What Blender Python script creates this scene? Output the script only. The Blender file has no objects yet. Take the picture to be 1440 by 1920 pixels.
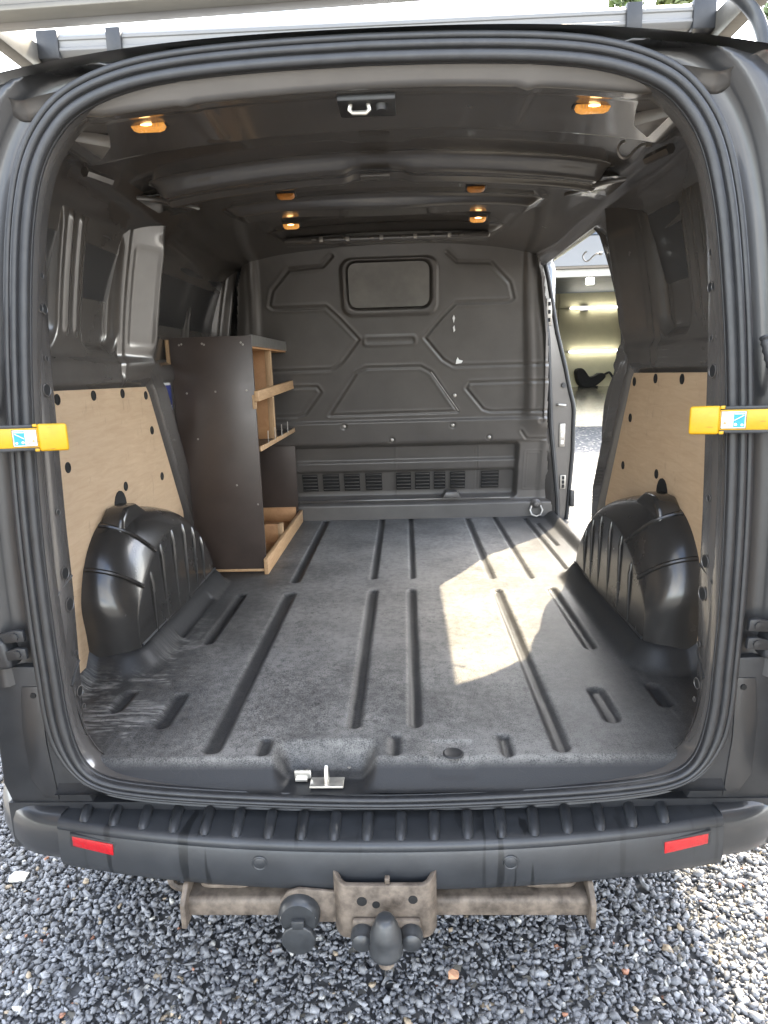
import bpy, bmesh, math, random
import numpy as np
from mathutils import Vector, Matrix, Euler

# ------------------------------------------------------------------ camera, world, sun, exposure
scene = bpy.context.scene
COL = scene.collection
rad = math.radians

cam_data = bpy.data.cameras.new('camera')
cam = bpy.data.objects.new('camera', cam_data)
COL.objects.link(cam)
yaw, pitch, roll = rad(-2.07), rad(-12.18), rad(-1.67)
fw = Vector((math.sin(yaw)*math.cos(pitch), math.cos(yaw)*math.cos(pitch), math.sin(pitch)))
r0 = Vector((math.cos(yaw), -math.sin(yaw), 0)); u0 = r0.cross(fw)
rr = r0*math.cos(roll)+u0*math.sin(roll); uu = u0*math.cos(roll)-r0*math.sin(roll)
cam.matrix_world = Matrix(((rr.x, uu.x, -fw.x, 0.064), (rr.y, uu.y, -fw.y, -1.33), (rr.z, uu.z, -fw.z, 1.46), (0, 0, 0, 1)))
cam_data.sensor_fit = 'VERTICAL'; cam_data.sensor_height = 36; cam_data.lens = 1250/1920*36
cam_data.clip_start = 0.02; cam_data.clip_end = 2000
scene.camera = cam

SUN = Vector((.495, .79, 1.0)).normalized()          # towards the sun
elev = math.asin(SUN.z); azim = math.atan2(SUN.x, SUN.y)
world = bpy.data.worlds.new('World'); scene.world = world; world.use_nodes = True
wn = world.node_tree.nodes; wl = world.node_tree.links
sky = wn.new('ShaderNodeTexSky'); sky.sky_type = 'NISHITA'; sky.sun_disc = False
sky.sun_elevation = elev; sky.sun_rotation = azim; sky.air_density = 1.0; sky.dust_density = 2.0; sky.ozone_density = 1.0
# broken bright cloud over the whole sky
wtc = wn.new('ShaderNodeTexCoord'); wmp = wn.new('ShaderNodeMapping'); wmp.inputs['Scale'].default_value = (1, 1, 2.2); wl.new(wtc.outputs['Generated'], wmp.inputs[0])
wno = wn.new('ShaderNodeTexNoise'); wno.inputs['Scale'].default_value = 2.6; wno.inputs['Detail'].default_value = 7; wno.inputs['Roughness'].default_value = .55; wl.new(wmp.outputs[0], wno.inputs['Vector'])
wrp = wn.new('ShaderNodeValToRGB'); wrp.color_ramp.elements[0].position = .40; wrp.color_ramp.elements[1].position = .62; wl.new(wno.outputs[0], wrp.inputs[0])
wbw = wn.new('ShaderNodeRGBToBW'); wl.new(sky.outputs[0], wbw.inputs[0])
wcl = wn.new('ShaderNodeVectorMath'); wcl.operation = 'SCALE'; wcl.inputs[0].default_value = (1.0, .985, .95); wl.new(wbw.outputs[0], wcl.inputs['Scale'])
wgn = wn.new('ShaderNodeVectorMath'); wgn.operation = 'SCALE'; wgn.inputs['Scale'].default_value = 2.3; wl.new(wcl.outputs[0], wgn.inputs[0])
wmx = wn.new('ShaderNodeMix'); wmx.data_type = 'RGBA'; wl.new(wrp.outputs[0], wmx.inputs[0]); wl.new(sky.outputs[0], wmx.inputs[6]); wl.new(wgn.outputs[0], wmx.inputs[7])
wl.new(wmx.outputs[2], wn['Background'].inputs[0]); wn['Background'].inputs[1].default_value = 0.15
sl = bpy.data.lights.new('sun', 'SUN'); sl.energy = 2.0; sl.angle = rad(.55); sl.color = (1, .85, .62)
so = bpy.data.objects.new('sun', sl); COL.objects.link(so); so.rotation_euler = (-SUN).to_track_quat('-Z', 'Y').to_euler(); so.location = SUN*30
vs = scene.view_settings; vs.view_transform = 'Standard'; vs.look = 'None'; vs.gamma = 1; vs.use_curve_mapping = False
vs.exposure = 3.25
cy = scene.cycles
cy.max_bounces = 10; cy.diffuse_bounces = 5; cy.glossy_bounces = 5; cy.transmission_bounces = 4
cy.use_denoising = True; cy.sample_clamp_indirect = 6; cy.caustics_reflective = False; cy.caustics_refractive = False

rng = np.random.default_rng(7); random.seed(7)

# ------------------------------------------------------------------ helpers
MATS = {}
def nt_new(name):
    m = bpy.data.materials.new(name); m.use_nodes = True
    t = m.node_tree; return m, t, t.nodes['Principled BSDF']
def N(t, kind, **kw):
    n = t.nodes.new(kind)
    for k, v in kw.items():
        if k.startswith('i_'):
            n.inputs[int(k[2:])].default_value = v
        else: setattr(n, k, v)
    return n
def coords(t, scale=(1, 1, 1)):
    tc = N(t, 'ShaderNodeTexCoord'); mp = N(t, 'ShaderNodeMapping')
    mp.inputs['Scale'].default_value = scale; t.links.new(tc.outputs['Object'], mp.inputs[0]); return mp.outputs[0]
def noise(t, vec, scale, detail=3, rough=.55, dist=0):
    n = N(t, 'ShaderNodeTexNoise'); n.inputs['Scale'].default_value = scale; n.inputs['Detail'].default_value = detail
    n.inputs['Roughness'].default_value = rough; n.inputs['Distortion'].default_value = dist
    t.links.new(vec, n.inputs['Vector']); return n.outputs[0]
def ramp(t, fac, a, b, ca=(0, 0, 0, 1), cb=(1, 1, 1, 1)):
    r = N(t, 'ShaderNodeValToRGB'); e = r.color_ramp.elements
    e[0].position = a; e[1].position = b; e[0].color = ca; e[1].color = cb
    t.links.new(fac, r.inputs[0]); return r.outputs[0]
def mix(t, fac, a, b, kind='MIX'):
    m = N(t, 'ShaderNodeMix', data_type='RGBA', blend_type=kind)
    for s, v in ((0, fac), (6, a), (7, b)):
        if hasattr(v, 'node'): t.links.new(v, m.inputs[s])
        else: m.inputs[s].default_value = v if s == 0 else (*v[:3], 1)
    return m.outputs[2]
def mathn(t, op, a, b=0.0, clamp=False):
    m = N(t, 'ShaderNodeMath', operation=op, use_clamp=clamp)
    for s, v in ((0, a), (1, b)):
        if hasattr(v, 'node'): t.links.new(v, m.inputs[s])
        else: m.inputs[s].default_value = v
    return m.outputs[0]
def bump(t, p, h, strength=.2, dist=.002):
    b = N(t, 'ShaderNodeBump'); b.inputs['Strength'].default_value = strength; b.inputs['Distance'].default_value = dist
    t.links.new(h, b.inputs['Height']); t.links.new(b.outputs[0], p.inputs['Normal'])
def mat(name, col, rough=.5, metal=0, var=.12, vscale=14, bscale=0, bstr=.15, coat=0, rvar=.1, grain=None, emit=None, estr=0, bdist=.001, col2=None):
    """A general procedural material: colour mottled by noise, roughness mottled by noise, optional fine relief."""
    m, t, p = nt_new(name)
    v = coords(t, grain or (1, 1, 1))
    n1 = noise(t, v, vscale, 5, .6)
    dark = tuple(c*(1-var) for c in col); lite = col2 or tuple(min(1, c*(1+var)) for c in col)
    t.links.new(ramp(t, n1, .3, .7, (*dark, 1), (*lite, 1)), p.inputs['Base Color'])
    n2 = noise(t, v, vscale*2.3, 4, .6)
    rmp = N(t, 'ShaderNodeMapRange'); rmp.inputs[3].default_value = max(.02, rough-rvar); rmp.inputs[4].default_value = min(1, rough+rvar)
    t.links.new(n2, rmp.inputs[0]); t.links.new(rmp.outputs[0], p.inputs['Roughness'])
    p.inputs['Metallic'].default_value = metal
    if coat: p.inputs['Coat Weight'].default_value = coat; p.inputs['Coat Roughness'].default_value = .06
    if bscale: bump(t, p, noise(t, v, bscale, 2), bstr, bdist)
    if emit: p.inputs['Emission Color'].default_value = (*emit, 1); p.inputs['Emission Strength'].default_value = estr
    MATS[name] = m; return m

def finish(me, name, material, parent=None, smooth=True, angle=None):
    if smooth:
        me.polygons.foreach_set('use_smooth', np.ones(len(me.polygons), bool))
        if angle: me.set_sharp_from_angle(angle=rad(angle))
    me.materials.append(material if not isinstance(material, str) else MATS[material])
    o = bpy.data.objects.new(name, me); COL.objects.link(o)
    if parent: o.parent = parent
    return o
def raw(name, verts, faces, material, parent=None, smooth=True, angle=40):
    me = bpy.data.meshes.new(name); me.from_pydata([tuple(map(float, v)) for v in verts], [], faces); me.update()
    return finish(me, name, material, parent, smooth, angle)
def grid_faces(n, m, cu=False, cv=False, off=0):
    iu = np.arange(n if cu else n-1); iv = np.arange(m if cv else m-1)
    a, b = np.meshgrid(iu, iv, indexing='ij'); a2 = (a+1) % n; b2 = (b+1) % m
    return (np.stack([a*m+b, a2*m+b, a2*m+b2, a*m+b2], -1).reshape(-1, 4)+off)
def surf(name, X, Y, Z, material, parent=None, cu=False, cv=False, flip=False, keep=None, angle=None):
    n, m = X.shape; f = grid_faces(n, m, cu, cv)
    if keep is not None: f = f[keep(X, Y, Z, f)]
    if flip: f = f[:, ::-1]
    me = bpy.data.meshes.new(name)
    co = np.stack([X, Y, Z], -1).reshape(-1, 3).astype(np.float32)
    me.vertices.add(len(co)); me.vertices.foreach_set('co', co.ravel())
    me.loops.add(len(f)*4); me.polygons.add(len(f))
    me.loops.foreach_set('vertex_index', f.ravel().astype(np.int32))
    me.polygons.foreach_set('loop_start', np.arange(0, len(f)*4, 4, dtype=np.int32))
    me.update(calc_edges=True); me.validate()
    return finish(me, name, material, parent, True, angle)

class MB:
    """collects simple solids into one mesh"""
    def __init__(s): s.v = []; s.f = []
    def add(s, vs_, fs):
        o = len(s.v); s.v += [tuple(v) for v in vs_]; s.f += [tuple(i+o for i in f) for f in fs]; return s
    def box(s, x0, x1, y0, y1, z0, z1, M=None):
        vs_ = [Vector((x, y, z)) for x in (x0, x1) for y in (y0, y1) for z in (z0, z1)]
        if M is not None: vs_ = [M @ v for v in vs_]
        return s.add(vs_, [(0, 1, 3, 2), (4, 6, 7, 5), (0, 4, 5, 1), (2, 3, 7, 6), (0, 2, 6, 4), (1, 5, 7, 3)])
    def prism(s, poly, a, b, fn):
        n = len(poly)
        vs_ = [fn(p, a) for p in poly]+[fn(p, b) for p in poly]
        return s.add(vs_, [tuple(range(n))[::-1], tuple(range(n, 2*n))]+[(i, (i+1) % n, n+(i+1) % n, n+i) for i in range(n)])
    def tube(s, path, r, n=8, closed=False, cap=True, sx=1.0):
        P = [Vector(p) for p in path]; k = len(P); rs = r if hasattr(r, '__len__') else [r]*k
        o = len(s.v); up = None
        for i, p in enumerate(P):
            d = (P[(i+1) % k]-P[i-1]) if (closed or 0 < i < k-1) else (P[1]-P[0] if i == 0 else P[-1]-P[-2])
            d.normalize()
            if up is None:
                up = Vector((0, 0, 1)) if abs(d.z) < .9 else Vector((1, 0, 0))
            a = d.cross(up); a.normalize(); b = a.cross(d); b.normalize(); up = b
            for j in range(n):
                t = 2*math.pi*j/n; s.v.append(tuple(p+a*math.cos(t)*rs[i]*sx+b*math.sin(t)*rs[i]))
        for i in range(k if closed else k-1):
            for j in range(n):
                i2 = (i+1) % k; s.f.append((o+i*n+j, o+i*n+(j+1) % n, o+i2*n+(j+1) % n, o+i2*n+j))
        if cap and not closed:
            s.f.append(tuple(o+j for j in range(n))[::-1]); s.f.append(tuple(o+(k-1)*n+j for j in range(n)))
        return s
    def cyl(s, p0, p1, r0, r1=None, n=16): return s.tube([p0, p1], [r0, r0 if r1 is None else r1], n)
    def lathe(s, prof, c, axis='z', n=20):
        o = len(s.v); c = Vector(c)
        for r, h in prof:
            for j in range(n):
                t = 2*math.pi*j/n; q = (r*math.cos(t), r*math.sin(t), h)
                if axis == 'y': q = (q[0], -q[2], q[1])
                if axis == 'x': q = (q[2], q[0], q[1])
                s.v.append(tuple(c+Vector(q)))
        for i in range(len(prof)-1):
            for j in range(n): s.f.append((o+i*n+j, o+i*n+(j+1) % n, o+(i+1)*n+(j+1) % n, o+(i+1)*n+j))
        s.f.append(tuple(o+j for j in range(n))[::-1]); s.f.append(tuple(o+(len(prof)-1)*n+j for j in range(n)))
        return s
    def build(s, name, material, parent=None, bevel=0, smooth=True, angle=40, seg=2):
        me = bpy.data.meshes.new(name); me.from_pydata([tuple(map(float, v)) for v in s.v], [], s.f); me.update()
        bm = bmesh.new(); bm.from_mesh(me); bmesh.ops.recalc_face_normals(bm, faces=bm.faces[:])
        if bevel:
            es = [e for e in bm.edges if len(e.link_faces) == 2 and e.calc_face_angle(0) > rad(35)]
            bmesh.ops.bevel(bm, geom=es, offset=bevel, segments=seg, affect='EDGES', profile=.5, clamp_overlap=True)
        bm.to_mesh(me); bm.free()
        return finish(me, name, material, parent, smooth, angle)

def empty(name, loc=(0, 0, 0), label=None, cat=None, group=None, rotz=0, kind=None):
    o = bpy.data.objects.new(name, None); COL.objects.link(o); o.location = loc; o.rotation_euler.z = rotz
    o.empty_display_size = .1
    return tag(o, label, cat, group, kind)
def tag(o, label=None, cat=None, group=None, kind=None):
    if label: o['label'] = label
    if cat: o['category'] = cat
    if group: o['group'] = group
    if kind: o['kind'] = kind
    return o
def inst(o, loc, parent=None, rot=None, scale=None):
    c = o.copy(); COL.objects.link(c); c.location = loc
    if parent: c.parent = parent
    if rot is not None: c.rotation_euler = rot
    if scale is not None: c.scale = scale
    return c
def sst(a, b, x):
    t = np.clip((x-a)/(b-a), 0, 1); return t*t*(3-2*t)
def segd(U, V, p, q):
    p = np.array(p, float); q = np.array(q, float); d = q-p; L = d@d+1e-12
    t = np.clip(((U-p[0])*d[0]+(V-p[1])*d[1])/L, 0, 1)
    return np.hypot(U-p[0]-t*d[0], V-p[1]-t*d[1])
def polyd(U, V, pts, closed=False):
    D = np.full(U.shape, 9.)
    for i in range(len(pts)-(0 if closed else 1)): D = np.minimum(D, segd(U, V, pts[i], pts[(i+1) % len(pts)]))
    return D
def rrect(U, V, u0, u1, v0, v1, r):
    """signed distance to a rounded rectangle (negative inside)"""
    cx, cyy = (u0+u1)/2, (v0+v1)/2
    qx = np.abs(U-cx)-(u1-u0)/2+r; qy = np.abs(V-cyy)-(v1-v0)/2+r
    return np.hypot(np.maximum(qx, 0), np.maximum(qy, 0))+np.minimum(np.maximum(qx, qy), 0)-r
def crom(pts, k=6, closed=False):
    P = [np.array(p, float) for p in pts]; n = len(P); out = []
    for i in range(n if closed else n-1):
        p0 = P[(i-1) % n] if closed or i > 0 else P[0]; p1 = P[i]; p2 = P[(i+1) % n]; p3 = P[(i+2) % n] if closed or i+2 < n else P[-1]
        for j in range(k):
            t = j/k; out.append(.5*((2*p1)+(-p0+p2)*t+(2*p0-5*p1+4*p2-p3)*t*t+(-p0+3*p1-3*p2+p3)*t**3))
    if not closed: out.append(P[-1])
    return np.array(out)
def interp(z, tab):
    a = np.array(tab); return np.interp(z, a[:, 0], a[:, 1])

# ------------------------------------------------------------------ materials
mat('body_paint', (.050, .051, .054), .30, .35, .05, 3, coat=1.0, rvar=.04)
mat('corner_paint', (.028, .029, .031), .36, .2, .1, 5, coat=.4, rvar=.06)
mat('gutter_paint', (.034, .034, .035), .38, .2, .15, 6, coat=.3, rvar=.08)
mat('inner_paint', (.080, .074, .069), .24, 0, .14, 5, coat=.5, rvar=.07, bscale=7, bstr=.10, bdist=.004)
mat('bulkhead_paint', (.090, .083, .077), .34, 0, .12, 6, rvar=.1, bscale=9, bstr=.1, bdist=.003)
mat('arch_plastic', (.022, .0215, .021), .25, 0, .25, 4, rvar=.10, coat=.2, bscale=14, bstr=.10, bdist=.002, col2=(.034, .032, .030))
mat('black_plastic', (.022, .023, .025), .45, 0, .2, 20, bscale=600, bstr=.12)
mat('bumper_plastic', (.026, .028, .031), .42, 0, .22, 9, bscale=700, bstr=.12, rvar=.12)
mat('rubber_seal', (.024, .0245, .026), .46, 0, .2, 30, rvar=.1)
mat('dark_void', (.006, .006, .006), .8)
mat('film_plywood', (.050, .037, .031), .36, 0, .18, 7, rvar=.12, bscale=260, bstr=.08)
mat('amber_lens', (.85, .36, .05), .25, emit=(1.0, .45, .12), estr=.05, var=.2, vscale=60)
mat('dim_amber', (.60, .25, .06), .3, var=.25, vscale=60)
mat('clear_lens', (.8, .55, .25), .2, emit=(1.0, .62, .25), estr=.8)
mat('yellow_paint', (.52, .29, .003), .42, 0, .10, 30, bscale=160, bstr=.2)
mat('white_print', (.80, .80, .78), .45, 0, .05)
mat('blue_print', (.02, .28, .62), .45, 0, .08)
mat('navy_print', (.03, .045, .22), .45, 0, .15)
mat('grey_print', (.36, .36, .38), .5)
mat('zinc', (.62, .60, .55), .34, .85, .15, 30)
mat('dull_steel', (.33, .31, .28), .42, .7, .25, 40)
mat('aluminium', (.14, .13, .11), .42, .55, .10, 8, grain=(1, 6, 6))
mat('white_aluminium', (.17, .167, .16), .38, .1, .04, 6)
mat('weathered_steel', (.098, .076, .058), .62, .1, .5, 34, rvar=.15, bscale=190, bstr=.4, col2=(.185, .150, .118))
mat('cap_plastic', (.030, .032, .034), .34, 0, .3, 30, rvar=.12, bscale=120, bstr=.12)
mat('red_reflector', (.40, .002, .007), .22, 0, .18, 160, coat=.6, bscale=420, bstr=.5)
mat('red_lens', (.45, .008, .012), .12, coat=1)
mat('tyre', (.018, .018, .018), .8, bscale=300)
mat('dark_glass', (.02, .022, .024), .06)
mat('bark', (.10, .075, .05), .85, 0, .4, 12, bscale=30, bstr=.6, grain=(1, 1, .25))
mat('grey_cladding', (.16, .165, .17), .5, 0, .06, 4, bscale=20, bstr=.05)
mat('slate_trim', (.07, .09, .12), .5, 0, .08, 4)
mat('cream_panel', (.62, .58, .40), .38, 0, .05, 3)
mat('concrete_floor', (.30, .28, .23), .16, 0, .25, 2, rvar=.1)
mat('tube_glow', (.9, .9, .85), .4, emit=(1, .96, .84), estr=2.6)
mat('lamp_body', (.35, .34, .31), .5)
mat('seat_fabric', (.020, .019, .019), .85, 0, .3, 20, bscale=120)
mat('terracotta_stone', (.45, .24, .14), .8, 0, .3, 40, bscale=90, bstr=.5)
mat('pale_stone', (.62, .60, .54), .75, 0, .2, 40, bscale=90, bstr=.5)

def wood(name, a, b, grain, rough=.6):
    m, t, p = nt_new(name); v = coords(t, grain)
    n1 = noise(t, v, 9, 6, .65, .6); n2 = noise(t, coords(t), 4, 3)
    c = ramp(t, n1, .3, .72, (*a, 1), (*b, 1))
    c = mix(t, mathn(t, 'MULTIPLY', n2, .35), c, tuple(x*.6 for x in a))
    c = mix(t, mathn(t, 'MULTIPLY', ramp(t, noise(t, coords(t, (1, 3, 1)), 11, 5, .75), .60, .74), .45), c, tuple(x*.38 for x in a))
    t.links.new(c, p.inputs['Base Color']); p.inputs['Roughness'].default_value = rough
    bump(t, p, n1, .25, .0012); MATS[name] = m
wood('raw_timber', (.36, .21, .10), (.56, .37, .20), (9, 1.2, 14))
wood('timber_upright', (.36, .22, .11), (.54, .37, .21), (12, 12, 1.2))
wood('bare_ply', (.40, .20, .085), (.52, .29, .13), (3, 3, 3))
wood('lining_ply', (.47, .33, .205), (.57, .42, .275), (4, 1.0, 7), .55)

def liner_material():
    m, t, p = nt_new('worn_liner'); v = coords(t)
    sep = N(t, 'ShaderNodeSeparateXYZ'); t.links.new(v, sep.inputs[0])
    grain_n = noise(t, v, 330, 2, .7); mid = noise(t, v, 42, 4, .7); big = noise(t, v, 2.2, 4, .6)
    vs_ = coords(t, (2.2, 17, 1)); streak = noise(t, vs_, 5.5, 6, .75, .5)
    # worn, chalky zones down the middle of the load bed
    ax = mathn(t, 'ABSOLUTE', mathn(t, 'ADD', sep.outputs[0], -.02))
    centre = N(t, 'ShaderNodeMapRange'); centre.inputs[1].default_value = .80; centre.inputs[2].default_value = .38; t.links.new(ax, centre.inputs[0])
    wear = mathn(t, 'MULTIPLY', mathn(t, 'ADD', centre.outputs[0], .12), ramp(t, big, .28, .66))
    wear = mathn(t, 'ADD', wear, mathn(t, 'MULTIPLY', centre.outputs[0], .50))
    g = mathn(t, 'ADD', mathn(t, 'MULTIPLY', grain_n, .85), mathn(t, 'MULTIPLY', mid, .5))
    worn = mathn(t, 'MULTIPLY', wear, ramp(t, g, .45, .82), True)
    # drag marks along x by the left arch
    lx = N(t, 'ShaderNodeMapRange'); lx.inputs[1].default_value = -.44; lx.inputs[2].default_value = -.60; t.links.new(sep.outputs[0], lx.inputs[0])
    ly = N(t, 'ShaderNodeMapRange'); ly.inputs[1].default_value = 1.15; ly.inputs[2].default_value = .7; t.links.new(sep.outputs[1], ly.inputs[0])
    drag = mathn(t, 'MULTIPLY', mathn(t, 'MULTIPLY', lx.outputs[0], ly.outputs[0]), ramp(t, streak, .42, .60))
    drag = mathn(t, 'MULTIPLY', drag, ramp(t, noise(t, v, 6.5, 4, .65), .44, .56))
    rub = N(t, 'ShaderNodeAttribute', attribute_name='rub')
    allw = mathn(t, 'MULTIPLY', mathn(t, 'MAXIMUM', worn, mathn(t, 'MULTIPLY', drag, 1.0)), rub.outputs['Fac'], True)
    scuff = ramp(t, noise(t, coords(t, (26, 1.6, 1)), 3.2, 5, .7, .4), .56, .74)
    allw = mathn(t, 'ADD', mathn(t, 'MULTIPLY', allw, mathn(t, 'ADD', mathn(t, 'MULTIPLY', noise(t, v, 7, 4, .7), 1.1), .45)), mathn(t, 'MULTIPLY', mathn(t, 'MULTIPLY', scuff, rub.outputs['Fac']), .16), True)
    c = mix(t, allw, (.021, .0212, .022), (.225, .219, .206))
    # fine random scratches
    vo = N(t, 'ShaderNodeTexVoronoi', feature='DISTANCE_TO_EDGE'); vo.inputs['Scale'].default_value = 9
    wv = N(t, 'ShaderNodeVectorMath', operation='ADD'); t.links.new(v, wv.inputs[0])
    nz = N(t, 'ShaderNodeTexNoise'); nz.inputs['Scale'].default_value = 3.2; nz.inputs['Detail'].default_value = 3; t.links.new(v, nz.inputs[0])
    sc_ = N(t, 'ShaderNodeVectorMath', operation='SCALE'); sc_.inputs['Scale'].default_value = .5; t.links.new(nz.outputs[1], sc_.inputs[0])
    t.links.new(sc_.outputs[0], wv.inputs[1]); t.links.new(wv.outputs[0], vo.inputs['Vector'])
    scr = ramp(t, vo.outputs[0], .0, .012, (1, 1, 1, 1), (0, 0, 0, 1))
    scr = mathn(t, 'MULTIPLY', scr, ramp(t, noise(t, v, 13, 2), .50, .60))
    c = mix(t, mathn(t, 'MULTIPLY', scr, .6), c, (.035, .034, .034))
    t.links.new(c, p.inputs['Base Color'])
    rg = N(t, 'ShaderNodeMapRange'); rg.inputs[3].default_value = .40; rg.inputs[4].default_value = .66
    t.links.new(allw, rg.inputs[0]); t.links.new(rg.outputs[0], p.inputs['Roughness'])
    p.inputs['Specular IOR Level'].default_value = .22
    bump(t, p, g, .45, .0013); MATS['worn_liner'] = m
liner_material()

def ground_material():
    m, t, p = nt_new('gravel_ground'); v = coords(t)
    vo = N(t, 'ShaderNodeTexVoronoi'); vo.inputs['Scale'].default_value = 34; t.links.new(v, vo.inputs['Vector'])
    c = ramp(t, noise(t, v, 60, 2), .3, .7, (.06, .06, .063, 1), (.12, .12, .118, 1))
    sepc = N(t, 'ShaderNodeSeparateColor'); t.links.new(vo.outputs['Color'], sepc.inputs[0])
    c = mix(t, .75, c, ramp(t, sepc.outputs[0], .0, 1., (.05, .05, .052, 1), (.165, .16, .15, 1)))
    c = mix(t, ramp(t, sepc.outputs[1], .90, .93), c, (.46, .42, .34))
    t.links.new(c, p.inputs['Base Color']); p.inputs['Roughness'].default_value = .85
    bump(t, p, vo.outputs['Distance'], -1.0, .02); MATS['gravel_ground'] = m
    m, t, p = nt_new('gravel_stone')
    a = N(t, 'ShaderNodeAttribute', attribute_name='tint'); v = coords(t)
    c = mix(t, mathn(t, 'MULTIPLY', noise(t, v, 130, 4, .7), .55), a.outputs['Color'], (.05, .05, .055))
    t.links.new(c, p.inputs['Base Color']); p.inputs['Roughness'].default_value = .62
    bump(t, p, noise(t, v, 240, 3), .35, .002); MATS['gravel_stone'] = m
ground_material()

def leaf_material(name, c1, c2):
    m, t, p = nt_new(name); oi = N(t, 'ShaderNodeTexCoord'); v = oi.outputs['Object']
    t.links.new(ramp(t, noise(t, v, 1.1, 4, .7), .3, .7, (*c1, 1), (*c2, 1)), p.inputs['Base Color'])
    p.inputs['Roughness'].default_value = .55
    p.inputs['Transmission Weight'].default_value = 0
    p.inputs['Subsurface Weight'].default_value = 0
    MATS[name] = m
leaf_material('leaf_green', (.045, .085, .02), (.12, .16, .045))
leaf_material('leaf_olive', (.06, .09, .025), (.15, .17, .06))

def worn_yellow():
    m = MATS['yellow_paint']; t = m.node_tree; p = t.nodes['Principled BSDF']
    v = coords(t, (1, 1, 9)); s = ramp(t, noise(t, v, 26, 5, .75), .62, .68)
    old = p.inputs['Base Color'].links[0].from_socket
    t.links.new(mix(t, mathn(t, 'MULTIPLY', s, .8), old, (.09, .06, .02)), p.inputs['Base Color'])
worn_yellow()

def wet_bumper():
    """water runs and wet patches left on the bumper: darker and shinier"""
    m = MATS['bumper_plastic']; t = m.node_tree; p = t.nodes['Principled BSDF']
    v = coords(t, (1, .15, .06)); runs = ramp(t, noise(t, v, 40, 2, .5), .585, .61)
    reach = ramp(t, noise(t, coords(t, (1, 0, 0)), 6, 2), .44, .56)
    f = mathn(t, 'MULTIPLY', runs, reach)
    old = p.inputs['Base Color'].links[0].from_socket
    t.links.new(mix(t, mathn(t, 'MULTIPLY', f, .85), old, (.006, .007, .008)), p.inputs['Base Color'])
wet_bumper()

# ------------------------------------------------------------------ ground
GS = .035                                    # the yard climbs gently away from the van
def gz(y): return GS*np.clip(y, -6, 26)
ys = np.array([-400, -60, -20, -6, -3, 0, 3, 6, 10, 16, 26, 60, 150, 600.]); xs = np.array([-500, -100, -30, -8, 0, 8, 30, 100, 500.])
X, Y = np.meshgrid(xs, ys, indexing='ij')
tag(surf('ground', X, Y, gz(Y)-.012, 'gravel_ground'), 'grey crushed stone yard surface', None, None, 'structure')

# ------------------------------------------------------------------ the van
van = empty('cargo_van', (0, 0, 0), 'dark grey panel van with its rear doors open on an empty load bay', 'van')
F = .60

# ---- floor liner
def grooves(Xg, Yg):
    Z = np.zeros_like(Xg)
    L = [(-.41, 1.30, 2.44, .030), (-.405, .05, 1.17, .040), (-.083, 1.33, 2.47, .024), (-.078, .155, 1.19, .032), (.080, 1.33, 2.47, .022), (.073, .155, 1.19, .028),
         (.408, 1.31, 2.44, .026), (.406, .045, 1.17, .034), (.565, 1.30, 2.46, .022), (.732, 1.42, 2.40, .020), (.62, .60, 1.18, .028), (.558, .17, .345, .036), (.715, .24, .36, .032),
         (-.597, .68, 1.17, .028), (-.565, .16, .34, .036), (-.70, .72, 1.10, .022), (-.715, .24, .36, .032), (-.285, .04, .115, .030), (.024, .035, .12, .026), (.28, .03, .118, .028), (.78, 1.80, 2.28, .016)]
    for x, a, b, w in L:
        d = segd(Xg, Yg, (x, a+w*.5), (x, b-w*.5)); Z -= (.0105 if w > .026 else .008)*(1-sst(w*.30, w*.72, d))
    return Z
gx = np.linspace(-.90, .90, 258); gy = np.concatenate([np.linspace(-.030, .14, 40), np.linspace(.147, 2.505, 336)])
Xg, Yg = np.meshgrid(gx, gy, indexing='ij')
Zg = F+grooves(Xg, Yg)
Zg += .0012*np.sin(Xg*9+1)*np.sin(Yg*5)+.0007*np.sin(Xg*31)*np.sin(Yg*23)
Zg -= .052*sst(.034, -.026, Yg)                                        # rolled rear lip
px = np.minimum(sst(-.262, -.218, Xg), sst(-.012, -.056, Xg)); pocket = px*sst(.108, .058, Yg)
Zg = np.minimum(Zg, Zg*(1-pocket)+(F-.056)*pocket)                      # latch pocket
sq = rrect(Xg, Yg, .106, .206, -.002, .092, .008); Zg -= .004*sst(.004, -.004, sq)
for s in (-1, 1):                                                      # moulded kick round each wheel arch
    d = rrect(s*Xg, Yg, .742, 1.2, .47, 1.345, .06); Zg += .062*sst(.075, .0, d)**1.5
wallz = sst(.84, .885, np.abs(Xg)); Zg += .03*wallz
liner = surf('floor_liner', Xg, Yg, Zg, 'worn_liner', van, keep=lambda X, Y, Z, f: (np.abs(X.ravel()[f]).max(1) < .742) | (Y.ravel()[f].min(1) > .135))
wear_v = 1-np.clip(-grooves(Xg, Yg)/.006, 0, 1)*.85-.75*pocket-1.0*sst(.032, .008, Yg)          # hollows and the rolled lip are hardly rubbed
for s in (-1, 1): wear_v -= .9*sst(.09, .02, rrect(s*Xg, Yg, .742, 1.2, .47, 1.345, .06))
wa = liner.data.attributes.new('rub', 'FLOAT', 'POINT'); wa.data.foreach_set('value', np.clip(wear_v, 0, 1).astype(np.float32).ravel())
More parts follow.
